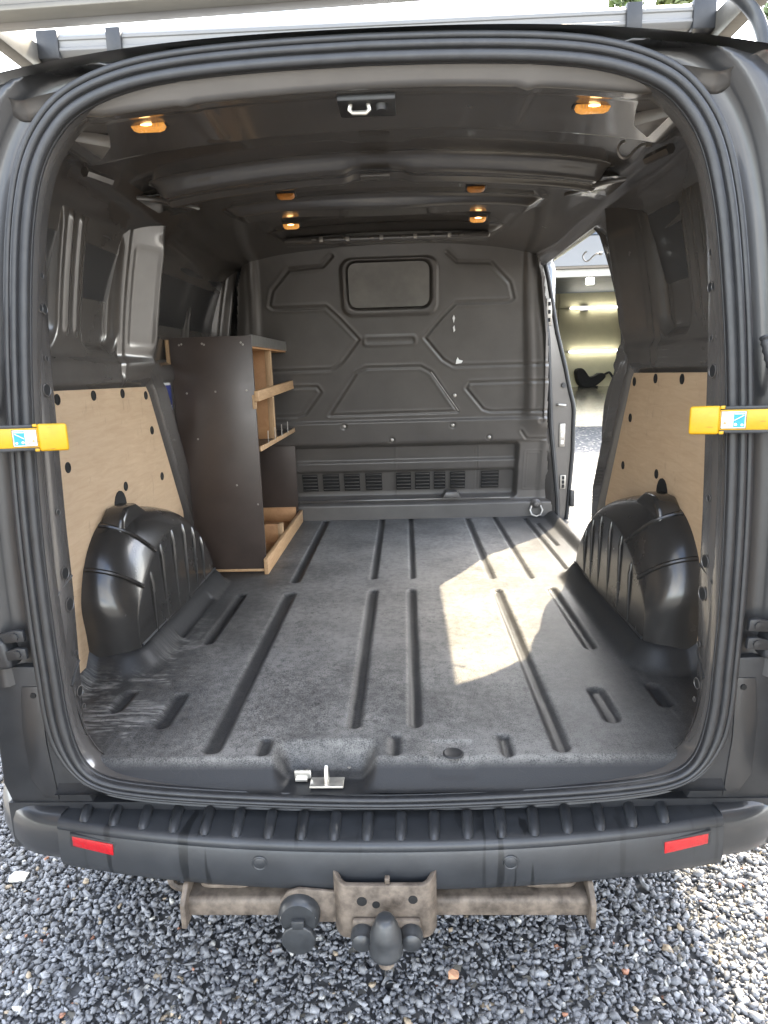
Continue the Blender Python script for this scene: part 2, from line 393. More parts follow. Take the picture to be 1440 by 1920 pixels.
# torn front edge strip over the bulkhead foot
p_ = MB().lathe([(.0, .0), (.021, .0), (.024, .002), (.020, .0045), (.014, .003), (.0, .003)], (.156, .040, F-.003)).build('drain_plug', 'rubber_seal', liner)
MB().box(-.168, -.092, -.014, .022, .548, .5535).build('striker_plate', 'zinc', liner, .0015)
MB().tube([(-.130, .010, .550), (-.130, .008, .585), (-.130, .002, .592), (-.130, -.004, .585), (-.131, -.006, .550)], .0045, 8).build('striker_loop', 'zinc', liner)
MB().box(-.204, -.176, .012, .050, .548, .556, None).box(-.206, -.168, .018, .024, .552, .572).build('striker_bracket', 'zinc', liner, .0015)
MB().lathe([(.012, 0), (.012, .004), (.008, .006), (.006, .004), (.0, .004)], (-.19, .034, .5565)).build('screw_cap', 'black_plastic', liner)
MB().lathe([(.006, 0), (.0055, .004), (.003, .005)], (-.085, .07, .545)).build('screw', 'dull_steel', liner)

# ---- bulkhead
def bky(x, z):
    return 2.5-.29*np.maximum(z-.75, 0)-.02*(x/.8)**2*0
HL = [(-.282, 2.006), (-.331, 1.962), (-.50, 1.953), (-.597, 1.858), (-.62, 1.785), (-.60, 1.772), (-.330, 1.772), (-.262, 1.708), (-.172, 1.608), (-.268, 1.494), (-.325, 1.459), (-.84, 1.458)]
TRAP = [(-.357, 1.212), (-.196, 1.436), (-.140, 1.462), (.150, 1.461), (.205, 1.43), (.350, 1.216)]
LOWR = [(.84, 1.371), (.41, 1.369), (.392, 1.341), (.488, 1.224), (.53, 1.211), (.84, 1.211)]
BLIM = [(.6, .90), (.7, .885), (1.12, .835), (1.4, .82), (1.6, .805), (1.88, .765), (1.98, .73), (2.1, .60)]
bx = np.linspace(-.93, .93, 300); bz = np.linspace(.60, 2.10, 262)
Xb, Zb = np.meshgrid(bx, bz, indexing='ij')
D = np.zeros_like(Xb)                                   # positive = towards the load bay (-y)
def groove(pts, w=.011, h=.009, closed=False):
    global D
    d = polyd(Xb, Zb, pts, closed); D -= h*(1-sst(w*.25, w, d)); D += .0025*(1-sst(w, w*2.2, d))
groove(HL); groove([(-x, z) for x, z in HL]); groove(TRAP, closed=True); groove(LOWR); groove([(-x, z) for x, z in LOWR])
D += .006*sst(.006, -.006, rrect(Xb, Zb, -.150, .132, 1.574, 1.624, .018)); D -= .008*sst(.004, -.004, rrect(Xb, Zb, -.136, .118, 1.585, 1.613, .012))
wf = rrect(Xb, Zb, -.245, .240, 1.722, 1.990, .055); D += .012*sst(.006, -.010, wf)
wp = rrect(Xb, Zb, -.212, .202, 1.757, 1.974, .045); D -= .030*sst(.012, -.010, wp)
D += .018*sst(1.180, 1.166, Zb)                                         # belly panel
D -= .012*sst(1.056, 1.036, Zb)*sst(.84, .80, np.abs(Xb))
rec = rrect(Xb, Zb, -.72, .69, .715, 1.030, .02); D -= .055*sst(.012, -.012, rec)
D += .020*sst(.020, 0, np.abs(Zb-.905)-.02)*sst(.02, -.02, rec)
groove([(-.001, .72), (-.001, 1.03)], .004, .004); groove([(.47, .72), (.47, 1.04)], .005, .006)
groove([(.735, .98), (.735, .76), (.82, .76), (.82, .98)], .005, .004, True)
groove([(.70, 1.10), (.73, 1.055), (.90, 1.05)], .01, .008)
for x, z in ((-.278, 1.150), (.322, 1.141), (.80, 1.16), (-.015, 1.066), (.525, 1.068)):
    r_ = np.hypot(Xb-x, Zb-z); D -= .007*(1-sst(.012, .020, r_))
edge = sst(.66, .80, np.abs(Xb))*sst(1.05, 1.2, Zb); D += .05*edge*sst(2.06, 1.9, Zb)
D -= .03*sst(.80, .86, np.abs(Xb)-.09*sst(1.3, 1.9, Zb)*-1)*sst(1.1, 1.2, Zb)
D += .014*sst(.03, 0, np.abs(np.abs(Xb)-(.735-.05*sst(1.2, 2.0, Zb)))-.004)*sst(1.16, 1.25, Zb)
D += .045*sst(.700, .684, Zb)                                            # foot ledge
D += .003*np.sin(Xb*4.1+.5)*np.sin(Zb*3.7)
bulk = surf('bulkhead', Xb, bky(Xb, Zb)-D, Zb, 'bulkhead_paint', van, flip=True, keep=lambda X, Y, Z, f: np.abs(X.ravel()[f]).mean(1) < interp(Z.ravel()[f].mean(1), BLIM))
def on_bulk(x, z, d=0): return (x, float(bky(x, z))-d, z)
pm = MB()
poly = [(-.212+.0, 1.757), (.202, 1.757), (.202, 1.974), (-.212, 1.974)]
rp = []
for cx, cz, a0 in ((.157, 1.802, -90), (.157, 1.929, 0), (-.167, 1.929, 90), (-.167, 1.802, 180)):
    for k in range(5): a = rad(a0+k*22.5); rp.append((cx+.040*math.cos(a), cz+.040*math.sin(a)))
pm.prism(rp, .008, .014, lambda p, d: on_bulk(p[0], p[1], d)).build('window_blank', mat('blank_panel', (.135, .128, .115), .36, 0, .22, 9, bscale=30, bstr=.1), bulk)
for x0, x1 in ((-.545, -.462), (-.425, -.335), (-.300, -.215), (-.175, -.085), (.005, .085), (.115, .195), (.32, .40), (.50, .595), (.225, .285)):
    m_ = MB()
    for k in range(5):
        z = .766+k*.021
        m_.prism([(2.550, z-.000), (2.534, z+.001), (2.531, z+.004), (2.550, z+.010)], x0, x1, lambda p, d: (d, p[0]-.29*max(p[1]-.75, 0), p[1]))
    lv = m_.build('vent_louvre', 'bulkhead_paint', bulk, .002)
    MB().prism([(2.540, .758), (2.545, .758), (2.545, .862), (2.540, .862)], x0-.003, x1+.003, lambda p, d: (d, p[0]-.29*max(p[1]-.75, 0), p[1])).build('vent_opening', 'dark_void', lv)
for x, z in ((-.278, 1.150), (.322, 1.141), (.80, 1.16), (-.015, 1.066), (.525, 1.068), (.33, 1.305)):
    MB().lathe([(.011, 0), (.011, .004), (.007, .007), (.0, .007)], on_bulk(x, z, .012), 'y', 10).build('bolt', 'dull_steel', bulk)
MB().box(-.60, .66, 2.478, 2.492, .700, .712).build('foot_flange', 'inner_paint', bulk, .002)
MB().tube([(.775, 2.44, .665), (.765, 2.43, .640), (.775, 2.425, .615), (.80, 2.422, .606), (.826, 2.425, .615), (.836, 2.43, .640), (.826, 2.44, .665)], .006, 8).build('lashing_ring', 'dull_steel', bulk)
MB().lathe([(.030, 0), (.028, .01), (.018, .016), (.012, .026), (.0, .028)], (.80, 2.452, .675), 'y').build('ring_boss', 'bulkhead_paint', bulk)
MB().prism([(.265, .715), (.375, .715), (.352, .752), (.288, .752)], 2.46, 2.545, lambda p, d: (p[0], d, p[1])).build('seat_bracket', 'bulkhead_paint', bulk, .006)
# scuffs through to bare metal
for pts in ([(.315, 1.70), (.322, 1.715), (.328, 1.70), (.322, 1.675)], [(.318, 1.655), (.325, 1.665), (.33, 1.64), (.322, 1.63)], [(.335, 1.470), (.365, 1.474), (.372, 1.486), (.352, 1.492), (.345, 1.505), (.338, 1.490)]):
    MB().prism(pts, .0035, .0045, lambda p, d: on_bulk(p[0], p[1], d)).build('paint_chip', 'white_print', bulk, smooth=False)
MB().tube([on_bulk(.205, 1.432, .001), on_bulk(.352, 1.222, .018)], .003, 6).build('paint_chip', 'dull_steel', bulk)

# ---- side walls (pressed inner panels)
def wall_x(y, z, left):
    x = .905-.078*np.clip((z-1.40)/.5, 0, 1.3)**1.5
    x = x - .016*sst(.035, 0, np.abs(z-1.475)-.020)                         # belt swage
    x = x - .010*sst(1.47, 1.43, z)
    x = x+.026*sst(.014, -.014, rrect(y, z, .15, .530, 1.545, 1.93, .07))
    x = x+.026*sst(.014, -.014, rrect(y, z, .690, .915, 1.545, 1.93, .06))
    for yy in (.585, .640):
        x = x-.007*sst(.011, .003, np.abs(y-yy))*sst(1.57, 1.60, z)*sst(1.905, 1.88, z)
    up = sst(1.36, 1.60, z)*(1-.15*sst(1.86, 1.96, z))
    pil = np.clip((y-.962)/.145, 0, 1)*sst(1.180, 1.112, y); x = x-.060*pil*up
    x = x-.010*sst(.925, .950, y)*sst(1.24, 1.20, y)*sst(1.40, 1.5, z)
    flat = rrect(y, z, .984, 1.096, 1.560, 1.875, .012); x = x+.0035*sst(.005, -.005, flat)
    yl = 1.12+(1.42-z)*.50                                                  # slanting post beside the lining
    x = x-.035*sst(.0, .03, y-yl)*sst(.20, .15, y-yl)*sst(1.47, 1.40, z)
    if left:
        rc = rrect(y, z, 1.27, 2.12, 1.50, 1.92, .07); x = x+.030*sst(.02, -.02, rc)
        for yy in (1.70, 1.74): x = x-.010*sst(.014, .003, np.abs(y-yy))*sst(1.52, 1.56, z)*sst(1.90, 1.86, z)
        x = x-.045*sst(2.16, 2.19, y)*sst(2.33, 2.29, y)*sst(1.40, 1.5, z)
    return x
EDGE = [(.55, 1.52), (.90, 1.515), (1.19, 1.535), (1.28, 1.520), (1.35, 1.475), (1.42, 1.395), (1.48, 1.345), (1.55, 1.325), (1.65, 1.325), (1.80, 1.36), (1.93, 1.41), (2.1, 1.48)]
wz = np.linspace(.58, 1.97, 160)
wy = np.linspace(.13, 2.50, 270); Yw, Zw = np.meshgrid(wy, wz, indexing='ij')
surf('side_panel', -wall_x(Yw, Zw, True), Yw, Zw, 'inner_paint', van)
s_ = np.linspace(0, 1, 160); Sw, Zw = np.meshgrid(s_, wz, indexing='ij'); Yw = .13+(interp(Zw, EDGE)-.13)*Sw
Xw = wall_x(Yw, Zw, False); rp_wall = surf('side_panel', Xw, Yw, Zw, 'inner_paint', van, flip=True)
# door jamb return of the rear pillar
zz = np.linspace(.50, 1.97, 90); ee = interp(zz, EDGE); xin = wall_x(ee, zz, False); xout = np.maximum(.985-.10*np.clip((zz-1.3)/.65, 0, 1.2)**1.5, xin+.03)
prof = [(0, 0), (.006, .010), (.35, .012), (.5, .030), (1.0, .034)]
X = np.stack([xin+(xout-xin)*a for a, b in prof]); Yj = np.stack([ee-b for a, b in prof]); Zj = np.stack([zz]*len(prof))
surf('door_jamb', X, Yj, Zj, 'black_plastic', rp_wall)

# ---- lining boards
def board(s):
    P = [(.16, 1.428), (1.095, 1.418), (1.118, 1.395), (1.365, .90), (1.365, .64), (.16, .64)]
    b = MB().prism(P, .872, .876, lambda p, d: (s*d, p[0], p[1])).build('lining_board', 'lining_ply', van)
    spots = [(.46, 1.402), (.675, 1.404), (.885, 1.402), (1.085, 1.388), (1.110, 1.260), (1.165, 1.080), (.47, 1.216), (.83, 1.100)]
    for y, z in spots:
        MB().lathe([(.0155, 0), (.0155, .002), (.011, .0028), (.010, .0006), (.0, .0006)], (0, 0, 0), 'x', 14).build('panel_clip', 'dark_void', b)
        o = b.children[-1]; o.location = (s*.872 if s > 0 else -.872, y, z); o.rotation_euler.y = math.pi if s > 0 else 0
    # arched cut-out over the arch, dark void behind
    pts = [(.775-.045, .98)]+[(.775+.045*math.cos(a), 1.045+.05*math.sin(a)) for a in np.linspace(math.pi, 0, 9)]+[(.82, .98)]
    MB().prism(pts, .8695, .8718, lambda p, d: (s*d, p[0], p[1])).build('arch_cutout', 'dark_void', b, smooth=False)
    return b
board(-1); board(1)
tgt = MB().box(-.893, -.888, 1.29, 1.40, 1.318, 1.427).build('warning_sticker', 'white_print', van)
MB().box(-.8875, -.8868, 1.300, 1.40, 1.328, 1.417).build('sticker_field', 'navy_print', tgt)
MB().tube([(-.8865, 1.305, 1.37), (-.8865, 1.39, 1.335)], .0025, 4).build('sticker_line', 'white_print', tgt)

# ---- wheel arches
def arch(s):
    PW = crom([(.460, .585), (.452, .72), (.445, .83), (.50, .945), (.60, 1.022), (.74, 1.040), (.92, 1.015), (1.10, .960), (1.23, .875), (1.32, .75), (1.355, .585)], 7)
    PI_ = crom([(.520, .585), (.512, .70), (.525, .775), (.60, .850), (.70, .910), (.82, .945), (.95, .940), (1.08, .895), (1.18, .820), (1.27, .72), (1.315, .585)], 7)
    cen = np.array([.90, .66])
    xs_ = [(.900, 0.0), (.845, .04), (.815, .14), (.790, .30), (.770, .50), (.755, .72), (.745, .90), (.741, 1.0)]
    secs = [(x, PW+(PI_-PW)*f) for x, f in xs_]
    for k in (.985, .93, .7, .4, .0): secs.append((.741-.006*(1-k)**.7, cen+(PI_-cen)*k))
    X = np.array([[s*x]*len(p) for x, p in secs]); Yv = np.array([p[:, 0] for x, p in secs]); Zv = np.array([p[:, 1] for x, p in secs])
    a = surf('wheel_arch', X, Yv, Zv, 'arch_plastic', van, flip=(s > 0))
    def at(x, u):
        k = min(u*(len(PW)-1), len(PW)-1.001); i = int(k); t = k-i
        f = np.interp(-x, [-q[0] for q in xs_], [q[1] for q in xs_])
        q = (PW+(PI_-PW)*f); q = q[i]*(1-t)+q[i+1]*t; return (s*x, q[0], q[1])
    for u in (.275, .40):
        MB().tube([at(x, u) for x in (.868, .85, .83, .81, .79, .775, .762, .752, .745, .742)], .0065, 8, sx=1.4).build('moulded_rib', 'arch_plastic', a)
    for y, zt in ((.64, .855), (.74, .915), (.85, .935), (.96, .930), (1.06, .895), (1.15, .835)):
        MB().tube([(s*.7395, y+.005, .66), (s*.737, y, .75), (s*.737, y, zt-.03), (s*.742, y, zt), (s*.755, y, zt+.022)], [.004, .006, .006, .006, .004], 8).build('moulded_rib', 'arch_plastic', a)
    MB().tube([(s*.741, y, .668) for y in np.linspace(.52, 1.30, 10)], .005, 6).build('base_bead', 'black_plastic', a)
    # upper seat of the belt reel / strut boot behind the arch
    MB().prism([(.60, .98), (.62, 1.035), (.66, 1.06), (.74, 1.06), (.80, 1.03), (.86, .98)], .80, .873, lambda p, d: (s*d, p[0], p[1])).build('arch_shoulder', 'arch_plastic', a, .015, seg=3)
arch(-1); arch(1)

# ---- roof lining with cross bows
HR = [(-.850, 1.84), (-.826, 1.905), (-.785, 1.945), (-.730, 1.972), (-.655, 1.998), (-.50, 2.024), (-.25, 2.044)]
prof_r = crom(HR+[(0, 2.050)]+[(-a, b) for a, b in HR[::-1]], 14)
ry = np.linspace(.035, 2.30, 340); U = np.arange(len(prof_r))
Xr = np.repeat(prof_r[:, 0][:, None], len(ry), 1); Zr = np.repeat(prof_r[:, 1][:, None], len(ry), 1); Yr = np.repeat(ry[None], len(prof_r), 0)
mask = sst(.74, .64, np.abs(Xr))
drop = .062*sst(.375, .335, Yr)                                            # rear header
drop += .010*sst(.02, 0, np.abs(Yr-.395)-.006)
fl = 1-.0*np.abs(Xr)
drop += .046*sst(.70, .735, Yr)*sst(.885, .86, Yr)*sst(.66, .62, np.abs(Xr)); drop += .012*sst(.012, .0, np.abs(Yr-.80)-.012)*mask
b2 = .030*sst(.20, .60, .62-np.abs(Xr)); drop += (.030+b2*.5)*sst(1.14, 1.165, Yr)*sst(1.30, 1.275, Yr)*sst(.56, .50, np.abs(Xr))
drop += .012*sst(.93, .96, Yr)*sst(1.06, 1.03, Yr)*mask
drop += .030*sst(1.62, 1.65, Yr)*sst(1.78, 1.75, Yr)*sst(.50, .44, np.abs(Xr))
drop -= .010*sst(.10, .07, np.abs(Xr))*sst(.90, .86, Yr)*sst(.70, .735, Yr)
Zr = Zr-drop*mask
tdo = sst(1.28, 1.42, Yr)*(Xr > .784); Zr = Zr*(1-tdo)+1.966*tdo; Xr = Xr*(1-tdo)+.785*tdo
Zr += .030*sst(.060, .036, Yr)-.014*sst(.045, .065, Yr)*sst(.14, .09, Yr)*sst(.60, .50, np.abs(Xr))
Zr -= .006*sst(.006, .0, np.abs(np.abs(Xr+.02)-.33)-.004)*sst(.03, .05, Yr)*sst(.33, .30, Yr)
Zr += .0016*np.sin(Xr*6+Yr*3)+.001*np.sin(Yr*9)
roof_in = surf('roof_lining', Xr, Yr, Zr, 'inner_paint', van, flip=False)
for s in (-1, 1):
    MB().tube([(s*(.70-.02*k), .40+.1*k, 1.945+.004*k) for k in (0, .5, 1)], .012, 6).build('bow_foot', 'inner_paint', roof_in)
    MB().prism([(s*.56, .88), (s*.63, .84), (s*.70, .90), (s*.70, .72), (s*.63, .76)], 1.955, 1.968, lambda p, d: (p[0], p[1], d)).build('bow_gusset', 'inner_paint', roof_in, .004)
    MB().prism([(s*.545, .19), (s*.60, .14), (s*.60, .27)], 1.93, 1.955, lambda p, d: (p[0], p[1], d)).build('header_gusset', mat('bare_patch%d' % s, (.17, .16, .15), .4), roof_in, .003)
MB().box(-.05, .035, .70, .745, 1.988, 1.996).build('bow_tab', 'inner_paint', roof_in, .002)
for x in (-.30, -.17, -.06, .07, .19, .31):
    MB().lathe([(.010, 0), (.010, .004), (.0, .005)], (x, 1.60, 1.985), 'z', 8).build('header_bolt', 'dull_steel', roof_in)
m_ = MB().box(-.43, .43, 1.60, 1.70, 1.975, 2.0); m_.build('front_header', 'inner_paint', roof_in, .012, seg=3)
for k in (-.27, -.16, -.02, .12, .26): MB().box(k-.008, k+.008, 1.592, 1.602, 1.978, 1.996).build('header_tab', 'dull_steel', roof_in, .002)

# rear header latch plate
lp = MB().box(-.055, .058, .085, .175, 1.963, 1.976).build('header_latch_plate', 'black_plastic', van, .003)
MB().tube([(-.030, .105, 1.965), (-.032, .105, 1.953), (-.026, .105, 1.948), (.000, .105, 1.948), (.006, .105, 1.953), (.004, .105, 1.965)], .0045, 8).build('latch_loop', 'zinc', lp)
MB().tube([(.03, .11, 1.966), (.03, .11, 1.952)], [.014, .010], 12).build('latch_stop', 'rubber_seal', lp)

# ---- interior lamps, plus an unlit pair shaped for their reflection
def lamp(x, y, z, w=.074, tilt=-12, as_reflection=False):
    L = empty('lamp_or_reflection', (x, y, z)); L.parent = van; L.rotation_euler.x = rad(tilt)
    MB().box(-w/2-.004, w/2+.004, -.013, .013, .000, .006).build('lamp_base', 'black_plastic', L, .003)
    poly = [(-w/2, 0), (w/2, 0), (w/2-.004, -.008), (w/2-.014, -.012), (-w/2+.014, -.012), (-w/2+.004, -.008)]
    MB().prism(poly, -.0095, .0095, lambda p, d: (p[0], d, p[1])).build('lamp_lens', 'dim_amber' if as_reflection else 'amber_lens', L, .0025)
    for k in range(9):
        xx = -w/2+.012+k*(w-.024)/8; MB().box(xx-.0006, xx+.0006, -.0104, -.0094, -.010, -.001).build('lens_flute', 'dim_amber', L)
    MB().tube([(-.012+.006*k, -.0098, -.005) for k in range(5)], [.0012, .0026, .0032, .0026, .0012], 8).build('bulb', 'dim_amber' if as_reflection else 'clear_lens', L)
for s in (-1, 1):
    lamp(s*.458, .180, 1.968); lamp(s*.300, .935, 2.004, .058, -22, True); lamp(s*.348, 1.325, 1.992, .062, -25)  # dim pair is added as the lit lamps' reflection in the glossy roof

# ---- hooks
def hook(p, d, s=1.0):
    p = Vector(p); pts = [(0, 0, 0), (-.012, 0, -.002), (-.026, 0, -.012), (-.040, 0, -.026), (-.055, 0, -.030), (-.066, 0, -.020), (-.068, 0, -.006), (-.060, 0, .006), (-.052, 0, .009)]
    MB().tube([p+Vector(q)*s for q in crom(pts, 4)], .0033*s, 8).tube([p+Vector((.002, 0, 0)), p+Vector((.012, 0, 0))], .007*s, 10).build('screw_hook', 'dull_steel', van)
hook((.675, .50, 1.985), 1); hook((.845, 1.50, 1.880), 1, .9)

# ---- rear opening: seal, inner frame, outer frame
HALF = [(0, 2.022), (.18, 2.019), (.34, 2.010), (.455, 1.992), (.545, 1.958), (.600, 1.910), (.638, 1.845), (.664, 1.755), (.683, 1.640), (.702, 1.470), (.714, 1.290), (.719, 1.110), (.718, .950), (.714, .830), (.709, .730), (.695, .658), (.666, .604), (.618, .574), (.53, .557), (.40, .545), (.24, .536), (.10, .531), (0, .5295)]
def open_y(z): return -.03+.045*(z-.6)
right = crom(HALF, 5); left_ = right[1:-1][::-1].copy(); left_[:, 0] *= -1
LOOP = np.vstack([right, left_])
def sweep_open(name, profile, material, parent, scale_bottom=1.0, scale_top=1.0, closed_prof=False, zmin=None, flip=False):
    P = LOOP; n = len(P); T = np.roll(P, -1, 0)-np.roll(P, 1, 0); T /= np.linalg.norm(T, axis=1)[:, None]
    Nn = np.stack([-T[:, 1], T[:, 0]], 1)                                  # outward normal (loop runs clockwise)
    sc = np.where(P[:, 1] < .75, scale_bottom+(1-scale_bottom)*sst(.56, .75, P[:, 1]), scale_top+(1-scale_top)*sst(.40, .60, np.abs(P[:, 0]))) if scale_bottom < 1 else np.ones(n)
    thin = 1-.42*sst(.70, .575, P[:, 1])
    X = np.array([P[:, 0]+Nn[:, 0]*o*np.where(o > .04, sc, thin) for o, d in profile]); Z = np.array([P[:, 1]+Nn[:, 1]*o*np.where(o > .04, sc, thin) for o, d in profile])
    Y = np.array([open_y(P[:, 1])+d for o, d in profile])
    kp = None
    if scale_bottom < 1:
        Z = np.minimum(Z, 2.046-.07*(np.abs(X)/.8)**2.6); kp = lambda X, Y, Z, f: Z.ravel()[f].min(1) > .80
    return surf(name, X, Y, Z, material, parent, cu=closed_prof, cv=True, flip=flip, keep=kp)
def arcp(c, r, a0, a1, n): return [(c[0]+r*math.cos(rad(a0+(a1-a0)*k/(n-1))), c[1]+r*math.sin(rad(a0+(a1-a0)*k/(n-1)))) for k in range(n)]
sp = [(-.022, .022)]+arcp((-.013, -.004), .0110, 170, 335, 9)+[(-.0020, -.001), (-.0012, -.001)]+arcp((.0075, -.010), .0080, 195, 345, 8)+[(.0160, -.001), (.0170, -.001)]+arcp((.0250, -.005), .0072, 195, 350, 7)+[(.033, .012), (.030, .024)]
sp = [(.004+o*.86, d*.62) for o, d in sp]
seal = sweep_open('door_seal', sp, 'rubber_seal', van)
sweep_open('seal_lip', [(-.011, .010), (-.0155, .007), (-.0165, .012), (-.013, .020)], 'rubber_seal', seal)
# bright painted inner return, then D-post
sweep_open('opening_flange', [(-.011, .010), (-.0135, .030), (-.011, .050), (-.002, .085)], 'inner_paint', van)
for s in (-1, 1):
    zz = np.linspace(.56, 1.93, 80)
    tw = interp(zz, [(.55, .740), (.70, .729), (.96, .716), (1.13, .712), (1.44, .700), (1.58, .692), (1.69, .680), (1.82, .668), (1.91, .640), (1.95, .60)])
    xi = interp(zz, [(z, x-.006) for x, z in HALF[10:18]][::-1]+[(z, x-.006) for x, z in HALF[4:10]][::-1])
    prof = [(xi+.0, .045), (xi*.6+tw*.4-.004, .060), (tw-.002, .118), (tw+.004, .130), (tw+.04, .134), (tw+.25, .138)]
    X = np.array([s*a for a, b in prof]); Yp = np.array([np.full_like(zz, b) for a, b in prof])
    Yp = Yp+np.where(zz > 1.0, 0, .0)[None]
    post = surf('rear_post', X, Yp, np.array([zz]*len(prof)), 'inner_paint', van, flip=(s < 0), angle=35)
    def onp(z, f):
        a = float(np.interp(z, zz, xi)); b = float(np.interp(z, zz, tw)); return (s*(a+(b-a)*f), .045+(.12-.045)*f, z)
    for z, f, r in ((1.80, .5, .010), (1.665, .45, .006), (1.60, .35, .007), (1.60, .62, .009), (1.50, .6, .005), (1.435, .5, .012), (1.17, .5, .006), (1.030, .5, .013), (.955, .55, .014), (.835, .6, .006), (.745, .45, .011), (.70, .6, .005)):
        c = Vector(onp(z, f)); nrm = Vector((-s, -.06, 0)).normalized(); c += nrm*.0045
        MB().cyl(c+nrm*.0005, c+nrm*.0025, r, r*.96, 14).build('post_hole', 'dark_void', post)
        MB().tube([c+nrm*.002+Vector((s*.06*r*1.1*math.cos(t), -r*1.1*math.cos(t), r*1.1*math.sin(t))) for t in np.linspace(0, 2*math.pi, 16, endpoint=False)], .0012, 5, closed=True).build('hole_rim', 'inner_paint', post)
    for z in (1.0, .79):
        MB().tube([onp(z-.012, -.1), onp(z, .3), onp(z+.012, 1.02)], .0035, 6).build('panel_seam', 'rubber_seal', post)
# outer rear frame of the body (gutter, then the corner of the body side)
frame = sweep_open('rear_frame', [(.028, .022), (.045, .030), (.072, .034), (.084, .026), (.096, .004), (.108, .0), (.14, .01), (.18, .040), (.205, .09), (.215, .16)], 'gutter_paint', van, .16, scale_top=.10)
# ---- outer skins
def skin_x(z): return .988-.215*np.clip((z-1.10)/.95, 0, 1)**1.8-.03*sst(.55, .30, z)
def skin(s, y0, y1, z0, z1, name='body_side', cut=None):
    zq = np.linspace(z0, z1, 40); yq = np.linspace(y0, y1, 30); Yq, Zq = np.meshgrid(yq, zq, indexing='ij')
    Yq = np.minimum(Yq, y0+(Yq-y0)/(y1-y0)*(interp(Zq, EDGE)-.034-y0)) if cut else Yq; Xq = skin_x(Zq)-.06*sst(.45, .05, Yq)**2-.010*sst(.03, 0, np.abs(Zq-1.15)-.01)
    return surf(name, s*Xq, Yq, Zq, 'body_paint', van, flip=(s < 0))
skin(-1, .10, 2.9, .33, 1.99); skin(1, .10, 1.60, .33, 1.99, cut=True); skin(1, 2.56, 2.9, .33, 1.99); skin(1, 1.44, 2.56, .33, .52)
skin(1, 1.44, 2.56, 1.992, 2.0)
xr = np.linspace(-.80, .80, 40); yr = np.linspace(.02, 3.0, 40); Xq, Yq = np.meshgrid(xr, yr, indexing='ij')
surf('roof_skin', Xq, Yq, 2.086-.07*(np.abs(Xq)/.8)**2.6-.030*sst(.30, .0, Yq), 'body_paint', van)
sweep_open('header_outer', [(.028, .022), (.036, .030), (.042, .02)], 'black_plastic', van)
# cab ahead of the bulkhead
cabp = [(2.62, .34), (4.72, .34), (4.86, .60), (4.80, .86), (4.55, 1.06), (4.02, 1.20), (3.15, 1.98), (2.62, 2.065)]
cab = MB().prism(cabp, -.94, .94, lambda p, d: (d, p[0], p[1])).build('cab', 'body_paint', van, .09, seg=4)
MB().prism([(4.005, 1.235), (3.19, 1.965)], -.80, .80, lambda p, d: (d, p[0]+.01, p[1]+.01)).build('windscreen', 'dark_glass', cab, smooth=False)
for s in (-1, 1): MB().prism([(2.78, 1.18), (3.78, 1.18), (3.20, 1.80), (2.78, 1.86)], .938, .948, lambda p, d: (s*d, p[0], p[1])).build('side_window', 'dark_glass', cab)
for s in (-1, 1):
    for y in (.90, 3.80):
        w = empty('wheel', (s*.86, y, .325+GS*y)); w.parent = van
        MB().lathe([(.20, -.10), (.30, -.105), (.325, -.08), (.325, .08), (.30, .105), (.20, .10)], (0, 0, 0), 'x', 36).build('tyre', 'tyre', w)
        MB().lathe([(.0, -.06), (.06, -.07), (.18, -.05), (.205, -.09), (.205, .09), (.18, .05), (.06, .07), (.0, .06)], (0, 0, 0), 'x', 24).build('rim', 'dull_steel', w)
MB().box(-.70, .70, .12, 4.3, .44, .47).build('underbody', 'dark_void', van)
MB().box(-.86, .86, -.01, .06, .40, .515).build('rear_valance', 'black_plastic', van)
MB().box(.865, .985, 1.50, 2.52, .50, .585).build('door_step', 'black_plastic', van, .01)
# cant rail over the sliding door and B-post
ycr = np.linspace(1.20, 2.55, 50)
cr = [(.780, 1.965), (.795, 1.966), (.815, 1.976), (.84, 1.986), (.865, 1.985), (.880, 1.995)]
Xc = np.array([[a for y in ycr] for a, b in cr]); Yc = np.array([ycr]*len(cr))
Zc = np.array([[b-.22*float(sst(1.55, 1.22, y))*(.9 if k < 6 else 1)*0 for y in ycr] for k, (a, b) in enumerate(cr)])
surf('cant_rail', Xc, Yc, Zc, 'inner_paint', van)
zb = np.linspace(.50, 2.03, 70)
xin = interp(zb, [(.5, .92), (.7, .915), (1.12, .868), (1.4, .852), (1.6, .84), (1.88, .795), (2.05, .74)])
xo = interp(zb, [(.5, .975), (.62, .985), (.96, 1.005), (1.22, 1.005), (1.33, .975), (1.43, .953), (1.63, .900), (1.90, .850), (2.05, .81)])
K = np.ones_like(zb); PB = [(xin-.055, bky(xin, zb)-.012-.055*sst(1.05, 1.2, zb)), (xin-.03, np.minimum(2.45*K, bky(xin, zb)-.0+.10*sst(1.0, 1.6, zb))), (xin-.012, 2.43*K), (xin, 2.425*K), (xin+.004, 2.437*K), (xin*.5+xo*.5, 2.44*K), (xo-.012, 2.44*K), (xo, 2.46*K), (xo+.004, 2.60*K)]
X = np.array([a for a, b in PB]); Yp = np.array([b for a, b in PB]); Zp = np.array([zb]*len(PB))
bp_ = surf('front_door_post', X, Yp, Zp, 'inner_paint', van, angle=35)
pth = [(float(np.interp(z, zb, xo))-.006, 2.435, z) for z in np.linspace(.52, 2.0, 40)]
MB().tube(pth, .011, 8).build('post_seal', 'rubber_seal', bp_)
pth = [(float(np.interp(z, zb, xin))+.004, 2.425, z) for z in np.linspace(.56, 2.0, 40)]
MB().tube(pth, .013, 8).build('post_seal', 'rubber_seal', bp_)
def onb(z, f, d): return (float(np.interp(z, zb, xin)*(1-f)+np.interp(z, zb, xo)*f), 2.435-d, z)
